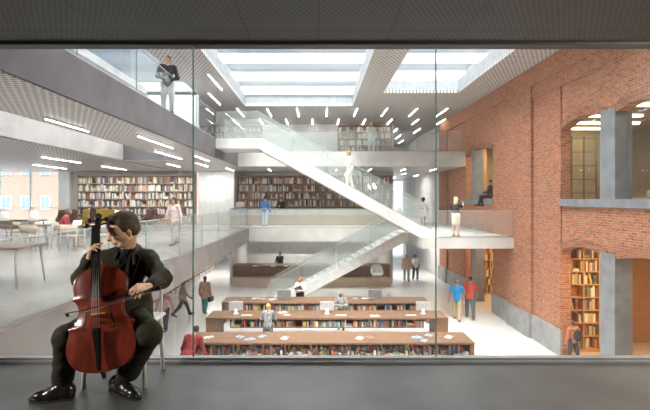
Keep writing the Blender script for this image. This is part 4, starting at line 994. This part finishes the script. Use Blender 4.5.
_, i = person((6.74,19.2,ZL), -16, 'person in an orange-red shirt and jeans walking beside the blue-shirted man', 1.90, 'tan', (.60,.085,.05), (.09,.12,.15), (.28,.06,.03), (.05,.035,.025), 'short', ((16,8),(-20,16)), ((-10,8,20,0),(12,8,28,0)), sleeve='short', head=(40,0))
person(at(406.5,281,ZL), 178, 'person in a tan shirt and pale jeans walking at the back of the hall', 1.76, 'tan', (.56,.38,.20), (.28,.40,.40), (.1,.08,.06), (.03,.02,.02), 'bald', ((8,6),(-8,6)), HANG, sleeve='short')
person(at(415.5,280,ZL), 182, 'person with curly hair, white t-shirt and navy trousers beside the tan-shirted man', 1.70, 'tan', (.78,.78,.80), (.07,.09,.17), (.5,.5,.5), (.03,.02,.015), 'curly', ((8,6),(-8,6)), HANG, sleeve='short', fem=True)
person(((268-VX)*15.35/F,15.35,ZL), 0, 'person with long blonde hair and patterned top at the middle book table', 1.60, 'fair', (.62,.62,.63), (.16,.17,.22), (.1,.1,.1), (.78,.52,.20), 'long', STAND, ((30,18,60,20),(30,18,60,20)), lean=8, fem=True, pat=((.06,.06,.07),30), head=(0,-25))
person(((341-VX)*17.62/F,17.62,ZL), 172, 'person with shaved head and patterned sweater reading before the farthest book table', 1.57, 'tan', (.50,.48,.44), (.60,.48,.26), (.2,.15,.1), (.12,.10,.09), 'bald', STAND, ((25,14,95,50),(25,14,95,50)), pat=((.10,.10,.12),26), head=(20,-35), lean=4)
_, i = person(((300-VX)*20.0/F,20.0,ZL), 170, 'person with red hair, white shirt and black skirt holding a dark folder', 1.72, 'fair', (.82,.80,.80), (.06,.025,.03), (.05,.03,.03), (.42,.14,.06), 'bob', STAND, HOLD, skirt=.17, fem=True)
p = wpt(i, i['up'](.01,.115,.16)); o = MB().bbox(-.17,.17,-.015,.015,-.13,.13,.004).build('folder', cm('folder',(.10,.05,.055),.5), None, p); o.rotation_euler = (0,.45,i['yaw']); tag(o, 'dark maroon folder held by the redhead at the lower staircase', 'folder')
_, i = person(((280-VX)*28.4/F,28.4,ZL), 150, 'person in a black suit standing behind the lower back counter', 1.86, 'fair', (.04,.035,.035), (.04,.035,.035), hair=(.05,.04,.03), style='short', legs=STAND, arms=HOLD, coat=.03, head=(20,-15))
# ---------------------------------------------------------------- the cellist
RC = np.array([-1.48,3.05,NF])
def w_(px, py, Y): return np.array(W(px,py,Y))-RC
root = thing('person', 'person in a black suit seated before the glass, playing the cello with closed eyes', 'person', tuple(RC))
suit = mat('black_suit', (.026,.026,.016), .82, col2=(.036,.035,.021), scale=20, spec=.25); shirt = mat('black_shirt', (.014,.014,.015), .8, spec=.25)
skc = mat('skin_cellist', (.82,.55,.39), .5, col2=(.77,.49,.34), scale=16); hairc = mat('hair_cellist', (.085,.062,.032), .6, col2=(.035,.024,.012), scale=60, stretch=(3,3,1))
leather = mat('black_leather', (.012,.012,.013), .25); sole = mat('shoe_sole', (.02,.018,.016), .7)
hipL, hipR = w_(107,316,3.18), w_(130,314,3.18)
kneL, kneR = w_(66,337,2.86), w_(149,334,2.88)
ankL, ankR = w_(63,383,2.92), w_(124,379,3.0)
shL, shR = w_(93,262,3.15), w_(147,260,3.17)
elL, elR = w_(82,279,2.97), w_(162,279,3.05)
wrL, wrR = w_(90.5,258,2.92), w_(150,286,2.86)
hdC, nkB = w_(123,229.5,3.10), w_(126,252,3.17)
ch1, ch2 = w_(120,272,3.19), w_(119,300,3.2)
hs = .262
# head frame: face turned to the image left, down
fy = math.radians(180-46)     # +y local -> towards camera, turned to -x
Rh = Rz(math.radians(180-60))@Rx(math.radians(-24))@Ry(math.radians(-4))
hp0, hcut0 = head_prims(hs); hp0 = hp0[:-2]
extra = [ell_((-.185*hs,.05*hs,-.12*hs),(.115*hs,.19*hs,.20*hs)), ell_((.185*hs,.05*hs,-.12*hs),(.115*hs,.19*hs,.20*hs)), ell_((0,.235*hs,.20*hs),(.22*hs,.115*hs,.17*hs)), ell_((-.22*hs,.12*hs,.10*hs),(.10*hs,.15*hs,.16*hs)), ell_((.22*hs,.12*hs,.10*hs),(.10*hs,.15*hs,.16*hs)), ell_((0,.30*hs,-.215*hs),(.14*hs,.09*hs,.10*hs)), ell_((-.13*hs,.315*hs,.03*hs),(.075*hs,.035*hs,.045*hs)), ell_((.13*hs,.315*hs,.03*hs),(.075*hs,.035*hs,.045*hs)),
         ell_((-.045*hs,.375*hs,-.105*hs),(.028*hs,.03*hs,.025*hs)), ell_((.045*hs,.375*hs,-.105*hs),(.028*hs,.03*hs,.025*hs)), cap_((-.24*hs,.02*hs,-.2*hs),(-.12*hs,.22*hs,-.33*hs),.07*hs), cap_((.24*hs,.02*hs,-.2*hs),(.12*hs,.22*hs,-.33*hs),.07*hs)]
body = MB()
sdf_add(body, xf(hp0+extra, Rh, hdC)+[cap_(hdC+Rh@np.array([0,-.03,-.05]), nkB, .052,.056), cap_(nkB, nkB+np.array([0,.01,-.08]), .056,.09)], .0042, .012, cut=xf(hcut0, Rh, hdC))
ear = []
for sx in (-1,1):
    ear += [cap_((sx*.325*hs,-.10*hs,-.02*hs),(sx*.34*hs,-.125*hs,-.09*hs),.020*hs), cap_((sx*.34*hs,-.125*hs,-.09*hs),(sx*.31*hs,-.08*hs,-.19*hs),.020*hs,.024*hs), cap_((sx*.325*hs,-.10*hs,-.02*hs),(sx*.32*hs,-.05*hs,-.045*hs),.018*hs), ell_((sx*.31*hs,-.08*hs,-.10*hs),(.03*hs,.05*hs,.09*hs))]
sdf_add(body, xf(ear, Rh, hdC), .0035, .008)
# inner body under the clothes
sdf_add(body, [ell_(ch1,(.15,.09,.12)), ell_(ch2,(.14,.09,.14)), cap_(hipL,hipR,.09), cap_(hipL,kneL,.075,.05), cap_(hipR,kneR,.075,.05), cap_(kneL,ankL,.04,.022), cap_(kneR,ankR,.04,.022), cap_(ch1,ch2,.10), cap_(ch2,(hipL+hipR)/2,.10),
               cap_(shL,shR,.05), cap_(shL,elL,.045,.035), cap_(shR,elR,.045,.035), cap_(elL,wrL,.035,.026), cap_(elR,wrR,.035,.026), cap_(nkB,ch1,.06)], .016, .03)
# hands
ndir = w_(97,241,2.93)-wrL
sdf_add(body, hand_prims(wrL, np.array([.22,-.30,.9]), np.array([1.,.15,-.2]), np.array([.1,.9,.2]), .160, .62, .14, curls=(.50,.62,.74,.86), thumb=(.6,.5)), .0026, .006)
sdf_add(body, [cap_(elL*.3+wrL*.7, wrL, .03,.027)], .006, .01)
sdf_add(body, hand_prims(wrR, w_(137,290,2.77)-wrR, np.array([-.25,.35,-.9]), np.array([-.9,0,.2]), .165, .5, .16, curls=(.42,.5,.56,.62), thumb=(.7,.5)), .0026, .006)
sdf_add(body, [cap_(elR*.3+wrR*.7, wrR, .03,.027)], .006, .01)
# closed lids, brows, lips
for sx in (-1,1):
    e = [(sx*(.13+q*.07)*hs,(.352-.035*abs(q+.0)**2-.02*(q>0)*q*2)*hs,(.008-.012*(1-q*q))*hs) for q in (-1,-.5,0,.5,1)]
    body.tube([Rh@np.array(p)+hdC for p in e], .0014, 5, mi=1)
    sdf_add(body, xf([cap_((sx*.06*hs,.355*hs,.10*hs),(sx*.14*hs,.34*hs,.125*hs),.012*hs,.013*hs), cap_((sx*.14*hs,.34*hs,.125*hs),(sx*.22*hs,.27*hs,.105*hs),.012*hs,.006*hs)], Rh, hdC), .0025, .006, mi=2)
sdf_add(body, xf([ell_((0,.385*hs,-.215*hs),(.085*hs,.022*hs,.016*hs)), ell_((0,.378*hs,-.248*hs),(.07*hs,.024*hs,.02*hs))], Rh, hdC), .0025, .003, mi=3)
body.build('body', [skc, cm('lash',(.03,.015,.01)), hairc, mat('lips_cellist', (.50,.22,.17), .45)], root)
hairp = [ell_((0,-.07*hs,.13*hs),(.345*hs,.41*hs,.375*hs)), ell_((0,-.20*hs,-.04*hs),(.31*hs,.25*hs,.26*hs)), ell_((0,.10*hs,.40*hs),(.25*hs,.20*hs,.10*hs)),
         ell_((0,.22*hs,.33*hs),(.20*hs,.13*hs,.11*hs))]
hcut = [ell_((0,.54*hs,-.01*hs),(.60*hs,.48*hs,.47*hs)), ell_((.33*hs,.27*hs,-.10*hs),(.16*hs,.22*hs,.32*hs)), ell_((-.33*hs,.27*hs,-.10*hs),(.16*hs,.22*hs,.32*hs)), ell_((0,.32*hs,-.5*hs),(.4*hs,.42*hs,.34*hs)), ell_((-.36*hs,-.06*hs,-.14*hs),(.12*hs,.12*hs,.14*hs)), ell_((.36*hs,-.06*hs,-.14*hs),(.12*hs,.12*hs,.14*hs))]
sdf_add(MB(), xf(hairp, Rh, hdC), .004, .012, cut=xf(hcut, Rh, hdC), noise=lambda X,Y,Z: .0016*np.sin(X*330+Z*160)*np.sin(Y*290-Z*190)).build('hair', hairc, root)
fold = lambda s: (lambda X,Y,Z: s*(np.sin(Z*46+X*31+1.3)*np.sin(X*27-Y*41+Z*15)+.6*np.sin(Z*83-X*52)))
# shirt (seen in the open jacket)
sdf_add(MB(), [cap_(ch1,ch2,.135), ell_(ch1+np.array([0,0,.01]),(.17,.10,.12)), cap_(nkB+np.array([0,-.005,-.02]),ch1,.085,.12), cap_(ch2,(hipL+hipR)/2,.13), cap_(shL,shR,.06)], .009, .03, noise=fold(.004), cut=[cap_(nkB+np.array([-.02,-.1,.03]),nkB+np.array([-.01,-.13,-.05]),.045,.02)]).build('shirt', shirt, root)
cl = MB()
for sx in (-1,1):   # shirt collar points
    a = nkB+np.array([sx*.062,-.02,.035]); cl.prism([a, a+np.array([-sx*.045,-.075,-.035]), a+np.array([-sx*.02,-.085,-.085]), a+np.array([sx*.02,-.05,-.05])], (0,.008,.004))
cl.build('collar', shirt, root)
# jacket
jk = [ell_(ch1,(.195,.115,.13)), ell_(ch2,(.18,.12,.17)), cap_(w_(100,300,3.2),w_(103,330,3.2),.10,.09), cap_(w_(137,296,3.2),w_(141,318,3.18),.105,.09), cap_(w_(126,296,3.12),w_(128,326,3.08),.08,.09), cap_(shL,shR,.068),
      ell_(shL,(.075,.075,.065)), ell_(shR,(.08,.08,.068)), cap_(shL,elL,.068,.062), cap_(shR,elR,.072,.066), cap_(elL,wrL+(elL-wrL)*.18,.062,.042), cap_(elR,wrR+(elR-wrR)*.12,.064,.044), cap_(nkB+np.array([-.05,.02,-.01]),shL,.06,.06), cap_(nkB+np.array([.05,.02,-.01]),shR,.06,.06), cap_(nkB+np.array([-.03,.055,.015]),nkB+np.array([.045,.045,.02]),.036), cap_(nkB+np.array([.045,.045,.02]),nkB+np.array([.07,-.02,-.01]),.03)]
v0 = nkB+np.array([-.015,-.06,.06])
jcut = [cap_(v0, nkB+np.array([-.015,-.14,-.02]),.07,.07), cap_(nkB+np.array([-.02,-.14,-.03]), w_(112,290,3.03),.075,.045), cap_(w_(112,290,3.03),w_(114,320,3.03),.045,.05), cap_(nkB+np.array([0,-.02,.02]),nkB+np.array([0,0,.10]),.062,.07)]
sdf_add(MB(), jk, .0075, .03, cut=jcut, noise=fold(.003)).build('jacket', suit, root)
lap = MB()
for pts in ([(134,247,3.10),(139,258,3.045),(127,292,3.045),(122,296,3.05),(124,270,3.04),(129,254,3.07)], [(117,252,3.09),(106,262,3.05),(107,276,3.04),(112,292,3.05),(114,278,3.04),(118,262,3.06)]):
    P = [w_(*p)+np.array([0,.014,0]) for p in pts]; lap.prism(P, (0,.012,0))
lap.build('lapel', suit, root)
for s_, (wr, el) in enumerate(((wrL,elL),(wrR,elR))):
    d = (el-wr)/np.linalg.norm(el-wr); lapm = MB(); lapm.tube([wr+d*.012, wr+d*.05], [.034,.038], 16); lapm.build('cuff', shirt, root)
# trousers
tr = [cap_(hipL,hipR,.125), cap_(hipL,kneL,.10,.074), cap_(hipR,kneR,.105,.085), cap_(kneL,w_(63,379,2.95)+np.array([0,.01,0]),.074,.064), cap_(kneR,w_(127,376,3.02)+np.array([0,.01,0]),.082,.068), ell_(kneL+np.array([0,0,-.01]),(.074,.074,.074)), cap_(kneL+(w_(63,380,2.95)-kneL)*.6,w_(61,379,2.94),.058,.056), ell_((hipL+hipR)/2+np.array([0,.03,0]),(.2,.15,.1))]
sdf_add(MB(), tr, .009, .03, noise=fold(.0022), cut=[('e',np.array([0,0,.035]),np.array([1.,1.,.06]),None)]).build('trousers', suit, root)
# shoes
def shoe(heel, toe):
    heel = np.array([heel[0],heel[1],0.]); toe = np.array([toe[0],toe[1],0.]); d = toe-heel; L = np.linalg.norm(d); d /= L
    Z = np.array([0,0,1.]); sd = np.cross(d,Z)
    P = lambda a, z, s=0: heel+d*a*L+Z*z+sd*s
    up_ = [ell_(P(.12,.055),(.048,.048,.05)), cap_(P(.12,.075),P(.30,.075),.043,.040), cap_(P(.12,.04),P(.5,.036),.042,.043), cap_(P(.45,.04),P(.78,.030),.044,.034), cap_(P(.75,.03),P(.94,.022),.034,.020), cap_(P(.28,.09),P(.5,.06),.03,.03)]
    o = sdf_add(MB(), up_, .0045, .018, cut=[ell_(np.array([heel[0],heel[1],-.5]),(2,2,.506))]).build('shoe', leather, root)
    sp = MB(); pts = []
    for a, wd in ((0,.03),(.08,.043),(.3,.040),(.5,.045),(.65,.047),(.85,.036),(.97,.02)): pts.append((a,wd))
    poly = [P(a,.001,wd) for a,wd in pts]+[P(a,.001,-wd) for a,wd in reversed(pts)]
    sp.prism(poly, (0,0,.012)); hl = [P(0,.0,.035),P(.26,.0,.04),P(.26,.0,-.04),P(0,.0,-.035)]; sp.prism(hl, (0,0,.024)); sp.build('shoe_sole', sole, o)
    lc = MB()
    for k in range(4): a = .36+.055*k; lc.tube([P(a,.088-.011*k,.028),P(a+.02,.104-.013*k,0),P(a,.088-.011*k,-.028)], .0028, 5)
    lc.build('laces', shirt, o)
shoe(w_(73,399,2.93), w_(29,399,2.88)); shoe(w_(113,396,3.06), w_(140,401,2.90))
for an, sh_ in ((ankL,w_(66,392,2.93)),(ankR,w_(121,390,3.0))): sdf_add(MB(), [cap_(an+np.array([0,0,.06]),an,.044,.040), cap_(an,np.array([sh_[0],sh_[1],.07]),.040,.042)], .007, .02).build('sock', shirt, root)
# cushion-less white chair behind him
ch = thing('chair', 'white chair under the cellist, its slim legs showing behind his shoes', 'chair', (-1.455,3.27,NF))
wm = mat('chair_white', (.78,.78,.76), .4)
MB().bbox(-.235,.235,-.19,.2,.415,.45,.012).build('seat', wm, ch)
for sx, sy in ((-1,-1),(1,-1),(-1,1),(1,1)): MB().tube([(sx*.205,sy*.165,.415),(sx*.22,sy*.18,0)], [.017,.014], 10).build('leg', wm, ch)
mb = MB(); 
for z in (.66,.74): mb.tube([(-.2,.2,z),(-.1,.225,z),(.1,.225,z),(.2,.2,z)], .013, 8)
mb.build('backrest', wm, ch)
for sx in (-1,1): MB().tube([(sx*.2,.19,.44),(sx*.2,.2,.78)], .014, 8).build('back_post', wm, ch)

# ---------------------------------------------------------------- the cello
cb, ct = W(102,373,2.74), W(97,213,3.0)
U = (ct-cb).normalized(); V = Vector((1,0,0)); V = (V-U*V.dot(U)).normalized(); N = V.cross(U).normalized()
if N.y > 0: N = -N
N = (N+V*(.07)).normalized(); V = (V-N*V.dot(N)-U*V.dot(U)).normalized(); N = (N-U*N.dot(U)).normalized(); V = U.cross(N); V = V if V.x > 0 else -V
Mx = Matrix.Identity(4)
for i in range(3): Mx[i][0], Mx[i][1], Mx[i][2], Mx[i][3] = V[i], U[i], N[i], cb[i]
cello = thing('cello', 'red-brown varnished cello held between the seated player\'s knees', 'cello'); cello.matrix_world = Mx
TL = (ct-cb).length; S_ = TL/160.   # metres per photographed pixel along the instrument
varn = mat('cello_varnish', (.25,.040,.019), .24, col2=(.13,.020,.011), scale=5, stretch=(3,1,1), coat=.6, detail=5); varn2 = mat('cello_rib_varnish', (.11,.025,.012), .45, col2=(.07,.016,.01), scale=6, coat=0)
ebony = mat('ebony', (.012,.011,.011), .3); maple = mat('bridge_maple', (.50,.30,.12), .5); string = mat('string_steel', (.45,.44,.42), .3, .9)
OUT = [(0,0),(.8,8),(2.2,14),(5,21),(9,26),(14,29.5),(20,31.6),(26,32.2),(32,31.4),(38,29.8),(42,29.2),(44.5,30.5),(45.5,29.8),(48,25),(53,21.2),(59,19.6),(65,20.0),(70,22.4),(72.5,25.6),(73.8,25.2),(76,23.8),(81,24.4),(86,24.8),(91,23.8),(96,20.6),(100,15.4),(102.5,9),(103.8,3.4),(104,0)]
def wid(p):
    for (a,wa),(b,wb) in zip(OUT[:-1],OUT[1:]):
        if a <= p <= b: return wa+(wb-wa)*(p-a)/(b-a)
    return 0
def plate(sgn, z0, archh, m, name, over=1.0):
    rows = [0.05,.4,.8,1.5,2.2,3.5,5,7,9,11.5]+[14+2*i for i in range(14)]+[42,43.3,44.5,45.5,46.7]+[48+2*i for i in range(11)]+[70,71.3,72.5,73.8,75]+[76+2*i for i in range(10)]+[97,98.5,100,101.3,102.5,103.3,103.95]
    nc = 20; vs = []; fs = []
    for p in rows:
        wv = wid(p)*over; lon = math.sin(math.pi*min(1,max(0,p/104)))**.6
        for j in range(nc+1):
            t = -1+2*j/nc; t = math.sin(t*math.pi/2)
            z = z0+sgn*archh*lon*(1-abs(t)**2.4)*(1 if abs(t) < .999 else 1)
            edge = .0025*math.exp(-((abs(t)-.97)/.03)**2)
            vs.append((t*wv*S_, p*S_, z+sgn*edge))
    n = nc+1
    for i in range(len(rows)-1):
        for j in range(nc): fs.append((i*n+j, i*n+j+1, (i+1)*n+j+1, (i+1)*n+j) if sgn > 0 else (i*n+j, (i+1)*n+j, (i+1)*n+j+1, i*n+j+1))
    # thickness rim
    off = len(vs); rim = []
    for i in range(len(rows)): rim.append(i*n)
    for i in range(len(rows)-1,-1,-1): rim.append(i*n+nc)
    vs += [(vs[k][0], vs[k][1], z0-sgn*.006) for k in rim]
    L = len(rim)
    for q in range(L): q2 = (q+1)%L; fs.append((rim[q], off+q, off+q2, rim[q2]))
    fs.append(tuple(range(off, off+L)))
    mb = MB(); mb.add(vs, fs, 0, True); return mb.build(name, m, cello)
plate(1, 0.0, .030, varn, 'front_plate', 1.03); plate(-1, -.115, .022, varn2, 'back_plate', 1.03)
mb = MB(); pts = [(w*S_*.97,p*S_) for p,w in OUT]; ring = pts+[(-x,y) for x,y in reversed(pts[1:-1])]
mb.prism([(x,y,-.112) for x,y in ring], (0,0,.11)); mb.build('ribs', varn2, cello)
def surf(p, v):
    wv = wid(p); lon = math.sin(math.pi*p/104)**.6; return .030*lon*(1-min(1,abs(v)/wv)**2.4)
for sx in (-1,1):   # f-holes
    f = [(9.3,62.5),(10.6,64),(12.2,63.3),(12.4,61),(11.6,57),(12.6,52),(14.4,47),(15.0,43.5),(13.9,41),(12.2,41.6),(12.3,43.6)]
    mb = MB(); mb.tube([(sx*v*S_, p*S_, surf(p,v)+.0015) for v,p in f], [.005,.005,.0035,.0038,.005,.006,.005,.0038,.0035,.005,.005], 6, flat=.35, up=(0,0,1)); mb.build('f_hole', ebony, cello)
n0 = .030
MB().prism([(-2.7*S_,70*S_,n0+.018),(2.7*S_,70*S_,n0+.018),(2.0*S_,146*S_,n0-.018),(-2.0*S_,146*S_,n0-.018)], (0,0,.009)).prism([(-5.0*S_,71*S_,n0+.026),(5.0*S_,71*S_,n0+.026),(3.9*S_,146*S_,n0-.008),(-3.9*S_,146*S_,n0-.008)], (0,0,.007)).build('fingerboard', ebony, cello)
MB().tube([(0,103*S_,-.03),(0,106*S_,-.01),(0,112*S_,-.002),(0,144*S_,-.004)], [.032,.026,.017,.014], 12).build('neck', varn2, cello)
pb = MB(); pb.prism([(-.014,144*S_,.014),(-.014,156*S_,-.012),(-.014,156*S_,-.045),(-.014,143*S_,-.02)], (.028,0,0))
pb.build('pegbox', ebony, cello)
mb = MB()   # scroll: spiral on both cheeks around a core
for sx in (-1,1):
    sp = []; 
    for k in range(26):
        a = -1.2+k*.42; r = .027*math.exp(-k*.055); sp.append((sx*(.006+.012*k/25), 157*S_+r*math.sin(a), -.022+r*math.cos(a)))
    mb.tube(sp, [.0075-.0001*k for k in range(26)], 8)
mb.tube([(-.012,157*S_,-.022),(.012,157*S_,-.022)], .022, 14); mb.build('scroll', ebony, cello)
for k, (p, sx) in enumerate(((147,-1),(152,1),(147.5,1),(152.5,-1))):
    if k < 4:
        L = 9.5*S_ if k in (0,2) else 6.5*S_
        mb = MB(); x0 = sx*.0; mb.tube([(-sx*.018,p*S_,-.012),(sx*.02,p*S_,-.012),(sx*L,(p+.6)*S_,-.012)], [.005,.006,.008], 8)
        sdf_add(mb, [ell_((sx*(L+.014),(p+.8)*S_,-.012),(.020,.017,.009)), ell_((sx*(L+.036),(p+.8)*S_,-.012),(.006,.006,.006))], .003, .004); mb.build('peg', ebony, cello)
bp = 55
MB().prism([(-6.6*S_,bp*S_,.028),(-5.6*S_,bp*S_,.045),(-4.6*S_,bp*S_,.072),(-2*S_,bp*S_,.083),(2*S_,bp*S_,.083),(4.6*S_,bp*S_,.072),(5.6*S_,bp*S_,.045),(6.6*S_,bp*S_,.028),(4.6*S_,bp*S_,.03),(3*S_,bp*S_,.048),(1.2*S_,bp*S_,.04),(0,bp*S_,.052),(-1.2*S_,bp*S_,.04),(-3*S_,bp*S_,.048),(-4.6*S_,bp*S_,.03)], (0,.009,0)).build('bridge', maple, cello)
MB().prism([(-4.0*S_,42*S_,.058),(-3.2*S_,30*S_,.050),(-1.6*S_,3*S_,.032),(1.6*S_,3*S_,.032),(3.2*S_,30*S_,.050),(4.0*S_,42*S_,.058)], (0,0,.012)).prism([(-2.2*S_,42*S_,.070),(-.8*S_,4*S_,.044),(.8*S_,4*S_,.044),(2.2*S_,42*S_,.070)], (0,0,.006)).build('tailpiece', ebony, cello)
for k in range(4):
    x = (-3.3+2.2*k)*S_; zb = .0835 if k in (1,2) else .077
    MB().tube([(x*.9,40*S_,.072),(x,bp*S_+.004,zb),(x*.5,146*S_,.020)], .0014, 5).build('string', string, cello)
mb = MB(); mb.tube([(0,2*S_,.005),(0,-2*S_,-.03),(0,-5.5*S_,-.032)], [.012,.014,.010], 10); mb.build('end_button', ebony, cello)
# ---------------------------------------------------------------- the bow
b0, b1 = W(167,284.5,2.735), W(66,316.5,2.70)
bow = thing('cello_bow', 'dark wooden cello bow drawn across the strings', 'bow', b0)
d = (b1-b0); L = d.length; d.normalize(); dn = Vector((0,0,1)); dn = (dn-d*dn.dot(d)).normalized()
pts = [d*(L*t)+dn*(.018-.030*math.sin(math.pi*t)*.8) for t in [k/12 for k in range(13)]]
MB().tube(pts, [.0050-.0018*k/12 for k in range(13)], 8).build('stick', mat('bow_wood',(.07,.025,.015),.35), bow)
mb = MB(); a = d*(L*.1); b = d*(L*.985); 
mb.prism([a+dn*-.016, b+dn*-.006, b+dn*-.0085, a+dn*-.0195], (0,.009,0)); mb.build('bow_hair', mat('bow_hair',(.30,.27,.22),.6), bow)
MB().prism([d*(L*.07)+dn*.012, d*(L*.13)+dn*.012, d*(L*.125)-dn*.02, d*(L*.075)-dn*.02], (0,.012,0)).build('frog', ebony, bow)
MB().prism([d*(L*.97)+dn*.016, d*L*1.0+dn*.016, d*L*1.0-dn*.0, d*(L*.975)-dn*.008], (0,.008,0)).build('bow_tip', ebony, bow)
# ---------------------------------------------------------------- sky, sun, camera
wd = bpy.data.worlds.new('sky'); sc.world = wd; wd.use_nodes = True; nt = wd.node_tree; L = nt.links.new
bg = nt.nodes['Background']
tc = nt.nodes.new('ShaderNodeTexCoord'); sp = nt.nodes.new('ShaderNodeSeparateXYZ'); L(tc.outputs['Generated'], sp.inputs[0])
nz = nt.nodes.new('ShaderNodeTexNoise'); nz.inputs['Scale'].default_value = 4.5; nz.inputs['Detail'].default_value = 5; L(tc.outputs['Generated'], nz.inputs['Vector'])
cr = nt.nodes.new('ShaderNodeMapRange'); cr.inputs['From Min'].default_value = .40; cr.inputs['From Max'].default_value = .58; L(nz.outputs['Fac'], cr.inputs['Value'])
# bluer towards the left (-x), cloudier ahead
bl = nt.nodes.new('ShaderNodeMapRange'); bl.inputs['From Min'].default_value = -.22; bl.inputs['From Max'].default_value = -.45; bl.inputs['To Min'].default_value = 0; bl.inputs['To Max'].default_value = 1
L(sp.outputs['X'], bl.inputs['Value'])
elv = nt.nodes.new('ShaderNodeMapRange'); elv.inputs['From Min'].default_value = .14; elv.inputs['From Max'].default_value = .42; L(sp.outputs['Z'], elv.inputs['Value'])
mul = nt.nodes.new('ShaderNodeMath'); mul.operation = 'MULTIPLY'; L(bl.outputs[0], mul.inputs[0]); L(elv.outputs[0], mul.inputs[1])
m1 = nt.nodes.new('ShaderNodeMix'); m1.data_type = 'RGBA'; m1.inputs['A'].default_value = (.66,.80,.93,1); m1.inputs['B'].default_value = (1.02,1.04,1.06,1); L(cr.outputs[0], m1.inputs['Factor'])
m2 = nt.nodes.new('ShaderNodeMix'); m2.data_type = 'RGBA'; m2.inputs['B'].default_value = (.16,.27,.46,1); L(m1.outputs['Result'], m2.inputs['A']); L(mul.outputs[0], m2.inputs['Factor'])
# overcast sky: much brighter overhead than near the horizon
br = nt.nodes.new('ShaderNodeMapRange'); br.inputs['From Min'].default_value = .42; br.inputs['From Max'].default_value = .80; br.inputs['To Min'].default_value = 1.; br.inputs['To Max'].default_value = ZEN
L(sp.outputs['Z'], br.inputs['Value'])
m3 = nt.nodes.new('ShaderNodeMix'); m3.data_type = 'RGBA'; m3.inputs['B'].default_value = (1.06,1.0,.95,1); L(m2.outputs['Result'], m3.inputs['A'])
wz = nt.nodes.new('ShaderNodeMapRange'); wz.inputs['From Min'].default_value = .42; wz.inputs['From Max'].default_value = .6; L(sp.outputs['Z'], wz.inputs['Value']); L(wz.outputs[0], m3.inputs['Factor'])
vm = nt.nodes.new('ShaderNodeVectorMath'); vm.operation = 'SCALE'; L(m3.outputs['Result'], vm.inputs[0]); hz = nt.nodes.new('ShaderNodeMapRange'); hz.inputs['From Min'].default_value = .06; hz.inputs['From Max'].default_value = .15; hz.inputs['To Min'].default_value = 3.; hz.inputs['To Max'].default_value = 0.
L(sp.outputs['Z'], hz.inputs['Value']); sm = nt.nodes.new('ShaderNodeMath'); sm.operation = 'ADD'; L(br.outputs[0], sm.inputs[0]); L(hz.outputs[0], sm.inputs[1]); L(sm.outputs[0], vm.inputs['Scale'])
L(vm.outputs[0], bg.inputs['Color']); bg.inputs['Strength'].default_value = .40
sun = lamp('SUN','sun',(0,0,20),SUN,(1,.96,.88),angle=math.radians(14)); 
sdn = Vector((.10,.62,-1)).normalized(); sun.rotation_euler = sdn.to_track_quat('-Z','Y').to_euler()
for S in (S1, S2):
    d = bpy.data.lights.new('roof_light_portal','AREA'); d.shape = 'RECTANGLE'; d.size = S[1]-S[0]+.5; d.size_y = S[3]-S[2]+.3; d.cycles.is_portal = True
    o = bpy.data.objects.new('roof_light_portal', d); COL.objects.link(o); o.location = ((S[0]+S[1])/2,(S[2]+S[3])/2,7.73)
for (x,y,z,sx,sy,rot) in ((-7.4,12,6.76,3.4,17,(0,0,0)),(-20.98,16,1.7,3.4,25,(0,math.pi/2,0)),(-19,28.6,1.7,4,3.4,(math.pi/2,0,0)),(7.2,41.9,1.8,2,2.9,(math.pi/2,0,0)),(6.8,41.9,-2.4,2.7,2.6,(math.pi/2,0,0))):
    d = bpy.data.lights.new('window_portal','AREA'); d.shape = 'RECTANGLE'; d.size = sx; d.size_y = sy; d.cycles.is_portal = True
    o = bpy.data.objects.new('window_portal', d); COL.objects.link(o); o.location = (x,y,z); o.rotation_euler = rot
    if rot[1]: o.rotation_euler = (0,-math.pi/2,0)
    if rot[0]: o.rotation_euler = (-math.pi/2,0,0)
cam = bpy.data.cameras.new('camera'); co = bpy.data.objects.new('camera', cam); COL.objects.link(co)
co.location = (0,0,EYE); co.rotation_euler = (math.pi/2,0,0); cam.sensor_width = 36; cam.lens = F/650*36
cam.shift_x = (325-VX)/650; cam.shift_y = -(205-VY)/650; cam.clip_end = 300; sc.camera = co
sc.view_settings.view_transform = 'Standard'; sc.view_settings.look = 'None'; sc.view_settings.exposure = EXPO; sc.view_settings.gamma = 1; sc.view_settings.use_curve_mapping = False
cy = sc.cycles; cy.use_denoising = True; cy.max_bounces = 10; cy.diffuse_bounces = 5; cy.glossy_bounces = 4; cy.transparent_max_bounces = 40; cy.transmission_bounces = 6
cy.sample_clamp_indirect = 8; cy.caustics_reflective = False; cy.caustics_refractive = False
